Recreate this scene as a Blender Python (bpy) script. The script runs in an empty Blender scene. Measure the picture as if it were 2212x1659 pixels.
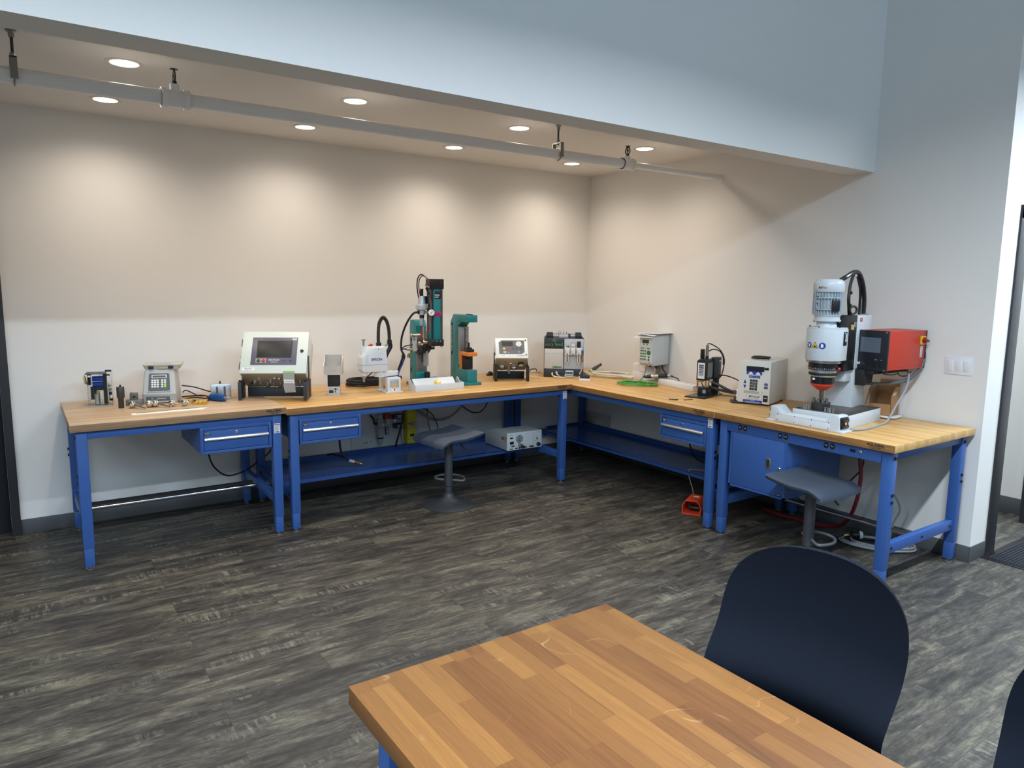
import bpy, bmesh, math, random
from mathutils import Vector, Matrix
random.seed(7)
R = math.radians
S = bpy.context.scene
COL = S.collection
# ------------------------------------------------------------------ camera
cam_d = bpy.data.cameras.new('camera'); cam = bpy.data.objects.new('camera', cam_d); COL.objects.link(cam)
cam_d.sensor_fit = 'HORIZONTAL'; cam_d.sensor_width = 36.0; cam_d.lens = 36.0*1543.75/2212.0
cam_d.clip_start = 0.05; cam_d.clip_end = 60
_yaw, _pit, _rol = -0.6065, -0.1378, 0.0129
_f = Vector((-math.sin(_yaw)*math.cos(_pit), math.cos(_yaw)*math.cos(_pit), math.sin(_pit)))
_r = Vector((math.cos(_yaw), math.sin(_yaw), 0)); _u = _r.cross(_f)
_r2 = _r*math.cos(_rol)+_u*math.sin(_rol); _u2 = -_r*math.sin(_rol)+_u*math.cos(_rol)
cam.matrix_world = Matrix(((_r2.x,_u2.x,-_f.x,-4.6716),(_r2.y,_u2.y,-_f.y,-5.4466),(_r2.z,_u2.z,-_f.z,1.6372),(0,0,0,1)))
S.camera = cam
# ------------------------------------------------------------------ world, exposure, room light
S.view_settings.view_transform = 'Standard'; S.view_settings.look = 'None'
S.view_settings.exposure = 0.2; S.view_settings.gamma = 1.0; S.view_settings.use_curve_mapping = False
W = bpy.data.worlds.new('world'); S.world = W; W.use_nodes = True
W.node_tree.nodes['Background'].inputs[0].default_value = (0.75, 0.86, 1.0, 1); W.node_tree.nodes['Background'].inputs[1].default_value = 0.25
ROOM_W, WIN_W, SPOT_W, HALL_W = 72.0, 125.0, 34.0, 36.0
COOL = (0.77, 0.885, 1.0); WARM = (1.0, 0.87, 0.74)
def area(name, loc, rot, sx, sy, power, color):
    d = bpy.data.lights.new(name, 'AREA'); d.shape = 'RECTANGLE'; d.size = sx; d.size_y = sy
    d.energy = power; d.color = color
    o = bpy.data.objects.new(name, d); COL.objects.link(o); o.location = loc; o.rotation_euler = rot
    return o
# a row of linear ceiling luminaires over the meeting table, out of frame above the camera
for i, x in enumerate((-8.0, -6.1, -4.2, -2.3, .75, 2.3)):
    area('linear_light', (x, -4.75, 3.09), (0, 0, 0), 1.25, 0.09, ROOM_W, COOL).data.spread = R(160)
# daylight through the window wall behind the camera
area('window_daylight', (-4.5, -9.5, 4.55), (R(82), 0, 0), 8.6, 1.3, WIN_W, (0.42, 0.70, 1.0))

# ------------------------------------------------------------------ materials
MATS = {}
def srgb(r, g, b):
    def c(v):
        v /= 255.0
        return v/12.92 if v <= 0.04045 else ((v+0.055)/1.055)**2.4
    return (c(r), c(g), c(b), 1)
def mat(name, rgb, rough=0.5, metal=0.0, var=0.06, nscale=30, bump=0.0, bscale=200, coat=0.0, alpha=None, trans=0.0, emit=None, estr=0, spec=None):
    if name in MATS: return MATS[name]
    m = bpy.data.materials.new(name); m.use_nodes = True; nt = m.node_tree; N = nt.nodes; L = nt.links
    p = N['Principled BSDF']
    tc = N.new('ShaderNodeTexCoord')
    base = srgb(*rgb)
    nz = N.new('ShaderNodeTexNoise'); nz.inputs['Scale'].default_value = nscale; nz.inputs['Detail'].default_value = 3
    L.new(tc.outputs['Object'], nz.inputs['Vector'])
    mx = N.new('ShaderNodeMix'); mx.data_type = 'RGBA'
    mx.inputs[6].default_value = tuple(min(1, c*(1-var)) for c in base[:3])+(1,)
    mx.inputs[7].default_value = tuple(min(1, c*(1+var)) for c in base[:3])+(1,)
    L.new(nz.outputs['Fac'], mx.inputs[0]); L.new(mx.outputs[2], p.inputs['Base Color'])
    p.inputs['Roughness'].default_value = rough; p.inputs['Metallic'].default_value = metal
    if coat: p.inputs['Coat Weight'].default_value = coat; p.inputs['Coat Roughness'].default_value = 0.15
    if spec is not None: p.inputs['Specular IOR Level'].default_value = spec
    if trans: p.inputs['Transmission Weight'].default_value = trans
    if alpha is not None: p.inputs['Alpha'].default_value = alpha
    if emit: p.inputs['Emission Color'].default_value = srgb(*emit); p.inputs['Emission Strength'].default_value = estr
    if bump:
        n2 = N.new('ShaderNodeTexNoise'); n2.inputs['Scale'].default_value = bscale; n2.inputs['Detail'].default_value = 2
        L.new(tc.outputs['Object'], n2.inputs['Vector'])
        b = N.new('ShaderNodeBump'); b.inputs['Strength'].default_value = bump; b.inputs['Distance'].default_value = 0.002
        L.new(n2.outputs['Fac'], b.inputs['Height']); L.new(b.outputs['Normal'], p.inputs['Normal'])
    MATS[name] = m; return m
def nodes_start(name):
    m = bpy.data.materials.new(name); m.use_nodes = True; nt = m.node_tree
    return m, nt.nodes, nt.links, nt.nodes['Principled BSDF'], nt.nodes.new('ShaderNodeTexCoord')
def ramp(N, stops):
    r = N.new('ShaderNodeValToRGB'); e = r.color_ramp.elements
    while len(e) < len(stops): e.new(0.5)
    for el, (p, c) in zip(e, stops): el.position = p; el.color = c
    return r
def mapping(N, L, src, scale, loc=(0,0,0)):
    mp = N.new('ShaderNodeMapping'); mp.inputs['Scale'].default_value = scale; mp.inputs['Location'].default_value = loc
    L.new(src, mp.inputs['Vector']); return mp
def mixc(N, L, fac, a, b, mode='MIX'):
    x = N.new('ShaderNodeMix'); x.data_type = 'RGBA'; x.blend_type = mode
    for s, v in ((0, fac), (6, a), (7, b)):
        if hasattr(v, 'is_linked') or hasattr(v, 'links'): L.new(v, x.inputs[s])
        else: x.inputs[s].default_value = v
    return x.outputs[2]
def butcher(name, c1, c2, streak, dark, strip=0.042, blen=0.55, rough=0.42, along='X', varamt=1.0, scratch=False, sbias=0.5):
    """laminated strips running along one axis, every strip its own tint and grain"""
    m, N, L, p, tc = nodes_start(name)
    src = tc.outputs['Object']
    if along == 'Y':
        mr = N.new('ShaderNodeMapping'); mr.inputs['Rotation'].default_value = (0, 0, R(90)); L.new(src, mr.inputs['Vector']); src = mr.outputs['Vector']
    br = N.new('ShaderNodeTexBrick'); br.offset = 0.37; br.offset_frequency = 2; br.squash = 1.35; br.squash_frequency = 3
    br.inputs['Color1'].default_value = srgb(*c1); br.inputs['Color2'].default_value = srgb(*c2); br.inputs['Mortar'].default_value = srgb(*dark)
    br.inputs['Scale'].default_value = 1.0; br.inputs['Mortar Size'].default_value = 0.00035; br.inputs['Mortar Smooth'].default_value = 0.4; br.inputs['Bias'].default_value = sbias-0.5
    br.inputs['Brick Width'].default_value = blen; br.inputs['Row Height'].default_value = strip
    L.new(src, br.inputs['Vector'])
    # shift the grain from strip to strip
    sh = N.new('ShaderNodeVectorMath'); sh.operation = 'MULTIPLY_ADD'
    L.new(br.outputs['Color'], sh.inputs[0]); sh.inputs[1].default_value = (23, 17, 31); L.new(src, sh.inputs[2])
    g1 = N.new('ShaderNodeTexNoise'); g1.inputs['Scale'].default_value = 1; g1.inputs['Detail'].default_value = 6; g1.inputs['Roughness'].default_value = .65
    L.new(mapping(N, L, sh.outputs[0], (3.2, 60, 60)).outputs[0], g1.inputs['Vector'])
    g2 = N.new('ShaderNodeTexNoise'); g2.inputs['Scale'].default_value = 1; g2.inputs['Detail'].default_value = 3
    L.new(mapping(N, L, sh.outputs[0], (12, 420, 420)).outputs[0], g2.inputs['Vector'])
    r1 = ramp(N, [(.36, (0,0,0,1)), (.74, (1,1,1,1))]); L.new(g1.outputs['Fac'], r1.inputs[0])
    ml = N.new('ShaderNodeMath'); ml.operation = 'MULTIPLY'; L.new(r1.outputs[0], ml.inputs[0]); ml.inputs[1].default_value = .55*varamt
    c = mixc(N, L, ml.outputs[0], br.outputs['Color'], srgb(*streak))
    r2 = ramp(N, [(.40, (.80,.80,.80,1)), (.60, (1.06,1.06,1.06,1))]); L.new(g2.outputs['Fac'], r2.inputs[0])
    c = mixc(N, L, .45*varamt, c, mixc(N, L, 1.0, c, r2.outputs[0], 'MULTIPLY'))
    # occasional mineral streaks
    g3 = N.new('ShaderNodeTexNoise'); g3.inputs['Scale'].default_value = 1; g3.inputs['Detail'].default_value = 4; g3.inputs['Distortion'].default_value = .6
    L.new(mapping(N, L, sh.outputs[0], (2.0, 26, 26), (5,3,1)).outputs[0], g3.inputs['Vector'])
    r3 = ramp(N, [(.63, (0,0,0,1)), (.74, (.5,.5,.5,1))]); L.new(g3.outputs['Fac'], r3.inputs[0])
    c = mixc(N, L, r3.outputs[0], c, srgb(*dark))
    if scratch:
        mk = None
        for rot, sc, off in ((0.5, 2.2, 0.3), (1.9, 2.7, 4.1), (2.6, 3.1, 7.7)):
            w = N.new('ShaderNodeTexNoise'); w.inputs['Scale'].default_value = sc; w.inputs['Detail'].default_value = 1.5; w.inputs['Distortion'].default_value = 1.2
            mp = mapping(N, L, src, (1, 1, 1), (off, off*2, 0)); mp.inputs['Rotation'].default_value = (0, 0, rot); L.new(mp.outputs[0], w.inputs['Vector'])
            rr = ramp(N, [(.4990, (0,0,0,1)), (.5, (1,1,1,1)), (.5010, (0,0,0,1))]); L.new(w.outputs['Fac'], rr.inputs[0])
            k = N.new('ShaderNodeTexNoise'); k.inputs['Scale'].default_value = 6.0; L.new(mapping(N, L, src, (1,1,1), (off*3, 1, 2)).outputs[0], k.inputs['Vector'])
            kr = ramp(N, [(.60, (0,0,0,1)), (.70, (.3,.3,.3,1))]); L.new(k.outputs['Fac'], kr.inputs[0])
            t = mixc(N, L, 1.0, rr.outputs[0], kr.outputs[0], 'MULTIPLY')
            mk = t if mk is None else mixc(N, L, 1.0, mk, t, 'ADD')
        c = mixc(N, L, mk, c, srgb(212, 176, 130))
    L.new(c, p.inputs['Base Color']); p.inputs['Roughness'].default_value = rough
    b = N.new('ShaderNodeBump'); b.inputs['Strength'].default_value = .08; b.inputs['Distance'].default_value = .001
    L.new(g2.outputs['Fac'], b.inputs['Height']); L.new(b.outputs['Normal'], p.inputs['Normal'])
    MATS[name] = m; return m
def floor_mat():
    m, N, L, p, tc = nodes_start('vinyl_plank'); src = tc.outputs['Object']
    br = N.new('ShaderNodeTexBrick'); br.offset = 0.37; br.offset_frequency = 2; br.squash = 1.0
    br.inputs['Color1'].default_value = (0,0,0,1); br.inputs['Color2'].default_value = (1,1,1,1); br.inputs['Mortar'].default_value = (.5,.5,.5,1)
    br.inputs['Scale'].default_value = 1; br.inputs['Mortar Size'].default_value = .0012; br.inputs['Mortar Smooth'].default_value = .1
    br.inputs['Brick Width'].default_value = 1.22; br.inputs['Row Height'].default_value = .178
    L.new(src, br.inputs['Vector'])
    sh = N.new('ShaderNodeVectorMath'); sh.operation = 'MULTIPLY_ADD'; L.new(br.outputs['Color'], sh.inputs[0]); sh.inputs[1].default_value = (37, 19, 5); L.new(src, sh.inputs[2])
    def nz(scale, det, rough=.6, dist=0, loc=(0,0,0)):
        n = N.new('ShaderNodeTexNoise'); n.inputs['Scale'].default_value = 1; n.inputs['Detail'].default_value = det; n.inputs['Roughness'].default_value = rough; n.inputs['Distortion'].default_value = dist
        L.new(mapping(N, L, sh.outputs[0], scale, loc).outputs[0], n.inputs['Vector']); return n.outputs['Fac']
    a = nz((2.6, 12, 1), 10, .72, .7)
    r = ramp(N, [(.30, srgb(34,31,30)), (.42, srgb(56,53,50)), (.52, srgb(78,74,68)), (.62, srgb(104,100,88)), (.74, srgb(132,127,110))]); L.new(a, r.inputs[0])
    b = nz((7, 38, 1), 8, .68, .5, (3,1,0))
    rb = ramp(N, [(.36, (.42,.42,.43,1)), (.64, (1.32,1.30,1.22,1))]); L.new(b, rb.inputs[0])
    c = mixc(N, L, .75, r.outputs[0], mixc(N, L, 1.0, r.outputs[0], rb.outputs[0], 'MULTIPLY'))
    fn = nz((26, 110, 1), 6, .7, .3, (6,2,0)); rf = ramp(N, [(.38, (.62,.62,.62,1)), (.64, (1.34,1.33,1.28,1))]); L.new(fn, rf.inputs[0])
    c = mixc(N, L, .8, c, mixc(N, L, 1.0, c, rf.outputs[0], 'MULTIPLY'))
    # worn pale saw-marked patches
    pm = nz((2.0, 9, 1), 4, .55, .4, (9,4,0)); rp = ramp(N, [(.55, (0,0,0,1)), (.68, (1,1,1,1))]); L.new(pm, rp.inputs[0])
    sw = nz((55, 9, 1), 5, .7, .2, (1,7,0)); rs = ramp(N, [(.46, (0,0,0,1)), (.62, (.55,.55,.55,1))]); L.new(sw, rs.inputs[0])
    c = mixc(N, L, mixc(N, L, 1.0, rp.outputs[0], rs.outputs[0], 'MULTIPLY'), c, srgb(150,146,130))
    # dark charred grain
    dk = nz((2.4, 24, 1), 7, .62, .6, (2,11,0)); rd = ramp(N, [(.58, (0,0,0,1)), (.72, (.62,.62,.62,1))]); L.new(dk, rd.inputs[0])
    c = mixc(N, L, rd.outputs[0], c, srgb(38,35,34))
    tint = ramp(N, [(0, (.86,.87,.9,1)), (1, (1.1,1.08,1.03,1))]); L.new(br.outputs['Color'], tint.inputs[0])
    c = mixc(N, L, 1.0, c, tint.outputs[0], 'MULTIPLY')
    c = mixc(N, L, mixc(N, L, 1.0, br.outputs['Fac'], (.6,.6,.6,1), 'MULTIPLY'), c, srgb(28,27,27))
    L.new(c, p.inputs['Base Color'])
    rr = N.new('ShaderNodeMapRange'); rr.inputs[3].default_value = .42; rr.inputs[4].default_value = .62; L.new(b, rr.inputs[0]); L.new(rr.outputs[0], p.inputs['Roughness'])
    bp = N.new('ShaderNodeBump'); bp.inputs['Strength'].default_value = .15; bp.inputs['Distance'].default_value = .001; L.new(b, bp.inputs['Height']); L.new(bp.outputs['Normal'], p.inputs['Normal'])
    return m
WALL = mat('painted_drywall', (228, 225, 220), .75, var=.012, nscale=1.5, bump=.12, bscale=260)
CEIL = mat('ceiling_paint', (226, 223, 219), .8, var=.01, nscale=1.5, bump=.1, bscale=220)
BASEB = mat('vinyl_base', (78, 80, 83), .5, var=.03)
FRAME = mat('dark_frame_metal', (52, 53, 55), .45, .2, var=.03)
LEAF = mat('dark_door_leaf', (30, 31, 34), .5, var=.03)
BLUE = mat('blue_powder_coat', (52, 89, 153), .38, var=.03, bump=.05, bscale=500)
BLK = mat('black_plastic', (22, 22, 24), .45)
BLKM = mat('black_matte', (26, 26, 28), .7)
STEEL = mat('brushed_steel', (196, 196, 196), .28, 1.0, nscale=80)
CHROME = mat('chrome', (225, 225, 226), .12, 1.0)
ALU = mat('aluminium', (205, 206, 208), .35, .9, nscale=60)
WHITE = mat('white_plastic', (226, 228, 230), .4, var=.02)
LGREY = mat('light_grey_paint', (196, 200, 203), .4, var=.02)
MGREY = mat('mid_grey_paint', (150, 151, 152), .45, var=.02)
DGREY = mat('dark_grey_paint', (62, 66, 72), .5, var=.03)
CHAR = mat('charcoal_paint', (46, 49, 54), .5, var=.03)
TEAL = mat('teal_paint', (28, 122, 124), .38, var=.03)
BRASS = mat('brass', (196, 160, 88), .3, 1.0)
RED = mat('red_plastic', (190, 38, 34), .4)
GREEN = mat('green_plastic', (60, 140, 70), .45)
YEL = mat('yellow_plastic', (228, 190, 40), .4)
ORANGE = mat('orange_paint', (222, 128, 44), .4)
PAPER = mat('white_label', (232, 232, 228), .6, var=.01)
INKB = mat('black_ink', (28, 26, 26), .7)
INKW = mat('white_ink', (226, 228, 228), .6)
BENCHW = mat('screen_glass', (26, 27, 30), .45, var=.01)
WOOD_A = butcher('maple_block_pale', (208, 182, 150), (184, 152, 116), (176, 142, 106), (136, 104, 74), .044, .9, varamt=1.35)
WOOD_B = butcher('maple_block_honey', (222, 184, 122), (196, 150, 88), (182, 134, 74), (128, 86, 46), .044, .9, varamt=1.35)
WOOD_T = butcher('oak_block_table', (142, 98, 50), (94, 56, 29), (120, 78, 39), (66, 40, 20), .042, .42, .42, 'Y', 1.25, True)

# ------------------------------------------------------------------ mesh helpers
def catmull(pts, k=8):
    P = [Vector(p) for p in pts]; P = [P[0]*2-P[1]] + P + [P[-1]*2-P[-2]]; out = []
    for i in range(1, len(P)-2):
        a, b, c, d = P[i-1:i+3]
        for j in range(k):
            t = j/k
            out.append(0.5*((2*b)+(c-a)*t+(2*a-5*b+4*c-d)*t*t+(3*b-a-3*c+d)*t**3))
    out.append(P[-2]); return out
def T(x, y, z): return Matrix.Translation((x, y, z))
def RX(a): return Matrix.Rotation(R(a), 4, 'X')
def RY(a): return Matrix.Rotation(R(a), 4, 'Y')
def RZ(a): return Matrix.Rotation(R(a), 4, 'Z')
class MB:
    def __init__(s, M=None): s.bm = bmesh.new(); s.M = M or Matrix()
    def _add(s, vs, fs):
        v = [s.bm.verts.new(s.M @ Vector(p)) for p in vs]
        for f in fs:
            try: s.bm.faces.new([v[i] for i in f])
            except ValueError: pass
        return v
    def box(s, c, d, bev=0.0, M=None, seg=2):
        x, y, z = (q/2 for q in d); t = bmesh.new()
        v = [t.verts.new((a*x, b*y, e*z)) for a in (-1, 1) for b in (-1, 1) for e in (-1, 1)]
        for f in ((0,1,3,2), (4,6,7,5), (0,4,5,1), (2,3,7,6), (0,2,6,4), (1,5,7,3)): t.faces.new([v[i] for i in f])
        if bev: bmesh.ops.bevel(t, geom=t.edges[:], offset=min(bev, min(x,y,z)*.95), segments=seg, affect='EDGES', profile=.5)
        MM = s.M @ T(*c) @ (M or Matrix())
        mp = {q: s.bm.verts.new(MM @ q.co) for q in t.verts}
        for f in t.faces: s.bm.faces.new([mp[q] for q in f.verts])
        t.free(); return s
    def bx(s, x0, x1, y0, y1, z0, z1, bev=0.0):
        return s.box(((x0+x1)/2, (y0+y1)/2, (z0+z1)/2), (abs(x1-x0), abs(y1-y0), abs(z1-z0)), bev)
    def ring_loft(s, rings, cap=True, close=True):
        n = len(rings[0]); V = [[s.bm.verts.new(s.M @ Vector(p)) for p in r] for r in rings]
        for a, b in zip(V, V[1:]):
            for i in range(n if close else n-1):
                j = (i+1) % n
                try: s.bm.faces.new((a[i], a[j], b[j], b[i]))
                except ValueError: pass
        if cap:
            for r, rev in ((V[0], True), (V[-1], False)):
                try: s.bm.faces.new(r[::-1] if rev else r)
                except ValueError: pass
        return s
    def cyl(s, p0, p1, r, r2=None, n=20, cap=True):
        p0, p1 = Vector(p0), Vector(p1); d = (p1-p0).normalized(); q = d.to_track_quat('Z', 'Y').to_matrix()
        r2 = r if r2 is None else r2
        rg = [[p + q @ Vector((math.cos(2*math.pi*i/n)*rr, math.sin(2*math.pi*i/n)*rr, 0)) for i in range(n)] for p, rr in ((p0, r), (p1, r2))]
        return s.ring_loft(rg, cap)
    def lathe(s, prof, p0=(0,0,0), ax=(0,0,1), n=28, cap=True):
        q = Vector(ax).normalized().to_track_quat('Z', 'Y').to_matrix(); p0 = Vector(p0)
        rg = [[p0 + q @ Vector((math.cos(2*math.pi*i/n)*max(r, 1e-4), math.sin(2*math.pi*i/n)*max(r, 1e-4), z)) for i in range(n)] for r, z in prof]
        return s.ring_loft(rg, cap)
    def ball(s, c, r, n=16, sc=(1,1,1)):
        rg = []
        for k in range(n//2+1):
            a = -math.pi/2 + math.pi*k/(n//2); rr = max(math.cos(a)*r, 1e-4)
            rg.append([Vector(c)+Vector((math.cos(2*math.pi*i/n)*rr*sc[0], math.sin(2*math.pi*i/n)*rr*sc[1], math.sin(a)*r*sc[2])) for i in range(n)])
        return s.ring_loft(rg, True)
    def prism(s, pts, a, b, axis='y', bev=0.0):
        def P(u, v, w): return {'y': (u, w, v), 'x': (w, u, v), 'z': (u, v, w)}[axis]
        t = bmesh.new(); n = len(pts)
        A = [t.verts.new(P(u, v, a)) for u, v in pts]; B = [t.verts.new(P(u, v, b)) for u, v in pts]
        t.faces.new(A); t.faces.new(B[::-1])
        for i in range(n): t.faces.new((A[i], B[i], B[(i+1) % n], A[(i+1) % n]))
        bmesh.ops.recalc_face_normals(t, faces=t.faces[:])
        if bev: bmesh.ops.bevel(t, geom=t.edges[:], offset=bev, segments=2, affect='EDGES', profile=.5)
        mp = {q: s.bm.verts.new(s.M @ q.co) for q in t.verts}
        for f in t.faces: s.bm.faces.new([mp[q] for q in f.verts])
        t.free(); return s
    def tube(s, pts, r, n=8, k=6, smooth=True, cap=True):
        P = catmull(pts, k) if smooth and len(pts) > 2 else [Vector(p) for p in pts]
        P = [p for i, p in enumerate(P) if i == 0 or (p-P[i-1]).length > 1e-6]
        d0 = (P[1]-P[0]).normalized(); nrm = d0.orthogonal().normalized(); rg = []
        for i, p in enumerate(P):
            d = (P[min(i+1, len(P)-1)]-P[max(i-1, 0)]).normalized()
            nrm = (nrm - d*nrm.dot(d))
            nrm = nrm.normalized() if nrm.length > 1e-6 else d.orthogonal().normalized()
            bn = d.cross(nrm); rr = r(i/(len(P)-1)) if callable(r) else r
            rg.append([p + (nrm*math.cos(2*math.pi*j/n)+bn*math.sin(2*math.pi*j/n))*rr for j in range(n)])
        return s.ring_loft(rg, cap)
    def torus(s, c, R1, r, n=28, m=8, M=None, a0=0, a1=360):
        MM = T(*c) @ (M or Matrix()); full = (a1-a0) >= 360; rg = []
        for i in range(n+1):
            a = R(a0+(a1-a0)*i/n)
            rg.append([MM @ Vector(((R1+r*math.cos(2*math.pi*j/m))*math.cos(a), (R1+r*math.cos(2*math.pi*j/m))*math.sin(a), r*math.sin(2*math.pi*j/m))) for j in range(m)])
        return s.ring_loft(rg, not full)
    def build(s, name, m, parent=None, sharp=35, label=None):
        bmesh.ops.remove_doubles(s.bm, verts=s.bm.verts, dist=1e-6)
        bmesh.ops.recalc_face_normals(s.bm, faces=s.bm.faces[:])
        me = bpy.data.meshes.new(name); s.bm.to_mesh(me); s.bm.free()
        for pl in me.polygons: pl.use_smooth = True
        me.set_sharp_from_angle(angle=R(sharp)); me.materials.append(m)
        o = bpy.data.objects.new(name, me); COL.objects.link(o)
        if parent: o.parent = parent
        if label: o['label'] = label
        return o
def rrect(w, h, r, n=4, cx=0, cy=0):
    out = []
    for sx, sy, a0 in ((1, 1, 0), (-1, 1, 90), (-1, -1, 180), (1, -1, 270)):
        for i in range(n+1):
            a = R(a0+90*i/n); out.append((cx+sx*(w/2-r)+r*math.cos(a), cy+sy*(h/2-r)+r*math.sin(a)))
    return out
def thing(name, label, cat, loc=(0,0,0), rz=0, group=None):
    o = bpy.data.objects.new(name, None); COL.objects.link(o); o.empty_display_size = .1
    o.location = loc; o.rotation_euler = (0, 0, R(rz)); o['label'] = label; o['category'] = cat
    if group: o['group'] = group
    return o
def tag(o, label, cat, group=None, kind=None):
    o['label'] = label; o['category'] = cat
    if group: o['group'] = group
    if kind: o['kind'] = kind
    return o
def struct(o): o['kind'] = 'structure'; return o
def F(x, y, z): return T(x, y, z) @ RX(90)           # a face looking towards -y
def text(name, s, size, M, m, parent, align='CENTER', ext=.0004, sx=1.0, bold=0.0):
    cu = bpy.data.curves.new(name, 'FONT'); cu.body = s; cu.size = size; cu.align_x = align; cu.align_y = 'CENTER'; cu.extrude = ext; cu.offset = bold
    cu.resolution_u = 3
    o = bpy.data.objects.new(name, cu); COL.objects.link(o)
    bpy.context.view_layer.update()
    me = bpy.data.meshes.new_from_object(o.evaluated_get(bpy.context.evaluated_depsgraph_get()))
    COL.objects.unlink(o); bpy.data.objects.remove(o); bpy.data.curves.remove(cu)
    me.transform(M @ Matrix.Diagonal((sx, 1, 1, 1))); me.name = name; me.materials.clear(); me.materials.append(m)
    q = bpy.data.objects.new(name, me); COL.objects.link(q)
    if parent: q.parent = parent
    return q
def copy_tree(o, parent=None):
    c = o.copy(); COL.objects.link(c); c.parent = parent
    for ch in [x for x in bpy.data.objects if x.parent == o]: copy_tree(ch, c)
    return c

# ------------------------------------------------------------------ room shell
ZC, ZB, YB, YBI, YW = 2.683, 2.395, -2.829, -2.66, -3.613
XL, YR, ZR = -9.6, -9.7, 5.5
o = MB().bx(XL, 3.2, YR, .15, -.1, 0).build('floor', floor_mat()); struct(o)
# back wall with the left door opening (x -5.72 .. -4.783, up to 2.08)
b = MB(); b.bx(-4.783, .15, 0, .15, 0, ZR); b.bx(XL, -5.75, 0, .15, 0, ZR); b.bx(-5.75, -4.783, 0, .15, 2.13, ZR)
struct(b.build('wall_back', WALL))
struct(MB().bx(0, .15, YW+.0, 0, 0, ZR).build('wall_right', WALL))
# short return wall and the wall over the doorway, same plane as the wall end
b = MB(); b.bx(.15, .209, YW, YW+.14, 0, ZR); b.bx(.209, 1.25, YW, YW+.14, 2.14, ZR); b.bx(1.25, 3.2, YW, YW+.14, 0, ZR)
struct(b.build('wall_return', WALL))
struct(MB().bx(1.33, 1.45, YW+.14, .15, 0, 2.7).build('wall_hall', WALL))
struct(MB().bx(.15, 1.33, .0, .15, 0, 2.7).build('wall_hall_end', WALL))
struct(MB().bx(.15, 1.45, YW+.14, .15, 2.7, 2.8).build('ceiling_hall', CEIL))
struct(MB().bx(XL-.15, XL, YR, .15, 0, ZR).build('wall_left', WALL))
struct(MB().bx(3.2, 3.35, YR, YW+.14, 0, ZR).build('wall_room_right', WALL))
b = MB(); b.bx(XL, 3.2, YR-.15, YR, 0, 3.85); b.bx(XL, 3.2, YR-.15, YR, 5.25, ZR); b.bx(XL, -8.9, YR-.15, YR, 3.85, 5.25); b.bx(-.1, 3.2, YR-.15, YR, 3.85, 5.25)
struct(b.build('wall_front', WALL))
struct(MB().bx(XL, 3.2, YR, YB, ZR, ZR+.1).build('ceiling_room', CEIL))
struct(MB().bx(XL, 0, YBI, 0, ZC, ZC+.1).build('ceiling', CEIL))
struct(MB().bx(XL, 0, YB, YBI, ZB, ZR).build('wall_bulkhead', WALL))
# baseboards
def baseb(name, *a): struct(MB().bx(*a, .0015).build(name, BASEB))
baseb('baseboard_back', -4.734, -.006, -.006, -.0002, 0, .096)
baseb('baseboard_right', -.006, -.0002, YW, -.0002, 0, .096)
baseb('baseboard_return', -.006, .209, YW-.006, YW-.0002, 0, .096)
baseb('baseboard_hall', 1.324, 1.3298, YW+.14, -.002, 0, .12)
# left door: frame and leaf
b = MB(); b.bx(-4.783, -4.734, -.03, .149, 0, 2.13, .002); b.bx(-5.80, -5.75, -.03, .149, 0, 2.13, .002); b.bx(-5.80, -4.734, -.03, .149, 2.08, 2.13, .002)
struct(b.build('trim_1', FRAME))
d1 = struct(MB().bx(-5.748, -4.786, .05, .095, .008, 2.078, .002).build('door_1', LEAF))
b = MB(); b.cyl((-5.66,.05,1.0),(-5.66,-.0,1.0),.012); b.cyl((-5.66,0,1.0),(-5.54,0,1.0),.011); b.build('door_handle', STEEL, d1)
# doorway on the right
b = MB(); b.bx(.209, .327, YW-.012, YW+.15, 0, 2.14, .003); b.bx(1.13, 1.25, YW-.012, YW+.15, 0, 2.14, .003); b.bx(.209, 1.25, YW-.012, YW+.15, 2.06, 2.14, .003)
struct(b.build('trim_2', FRAME))
# window behind the camera
b = MB(); b.bx(-8.9, -.1, YR-.12, YR-.04, 3.85, 3.91); b.bx(-8.9, -.1, YR-.12, YR-.04, 5.19, 5.25)
for i in range(6): x = -8.9+i*8.74/5; b.bx(x, x+.06, YR-.12, YR-.04, 3.85, 5.25)
struct(b.build('window_1', FRAME))
# hallway lamp
hl = bpy.data.lights.new('hall_lamp', 'AREA'); hl.shape = 'RECTANGLE'; hl.size = .6; hl.size_y = 1.2; hl.energy = HALL_W; hl.color = COOL
ho = bpy.data.objects.new('hall_lamp', hl); COL.objects.link(ho); ho.location = (.74, -2.2, 2.66)

# ------------------------------------------------------------------ recessed downlights
LENS = mat('lit_lens', (255, 248, 238), .5, var=0, emit=(255, 244, 228), estr=14.0)
TRIM = mat('downlight_trim', (214, 210, 204), .5, var=.01)
dl_names = [('first from the left', -4.155), ('second from the left', -2.968), ('third from the left', -1.803), ('last, nearest the corner', -.63)]
for row, (y, rl) in enumerate(((-.455+-.03, 'along the back wall'), (-1.36, 'behind the bulkhead'))):
    for nm, x in dl_names:
        t = thing('downlight', 'lit round recessed downlight in the row %s, %s' % (rl, nm), 'downlight', (x, y, ZC), 0, 'recessed ceiling downlights')
        MB().lathe([(.088, -.0004), (.087, -.004), (.066, -.0055), (.062, -.0025)], cap=False).build('trim_ring', TRIM, t)
        MB().lathe([(.0625, -.0012), (.0625, -.0032)], n=28).build('lens', LENS, t)
        ld = bpy.data.lights.new('downlight_beam', 'SPOT'); ld.energy = SPOT_W; ld.color = WARM; ld.spot_size = R(156); ld.spot_blend = 1.0; ld.shadow_soft_size = .055
        lo = bpy.data.objects.new('downlight_beam', ld); COL.objects.link(lo); lo.parent = t; lo.location = (0, 0, -.012)

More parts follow.
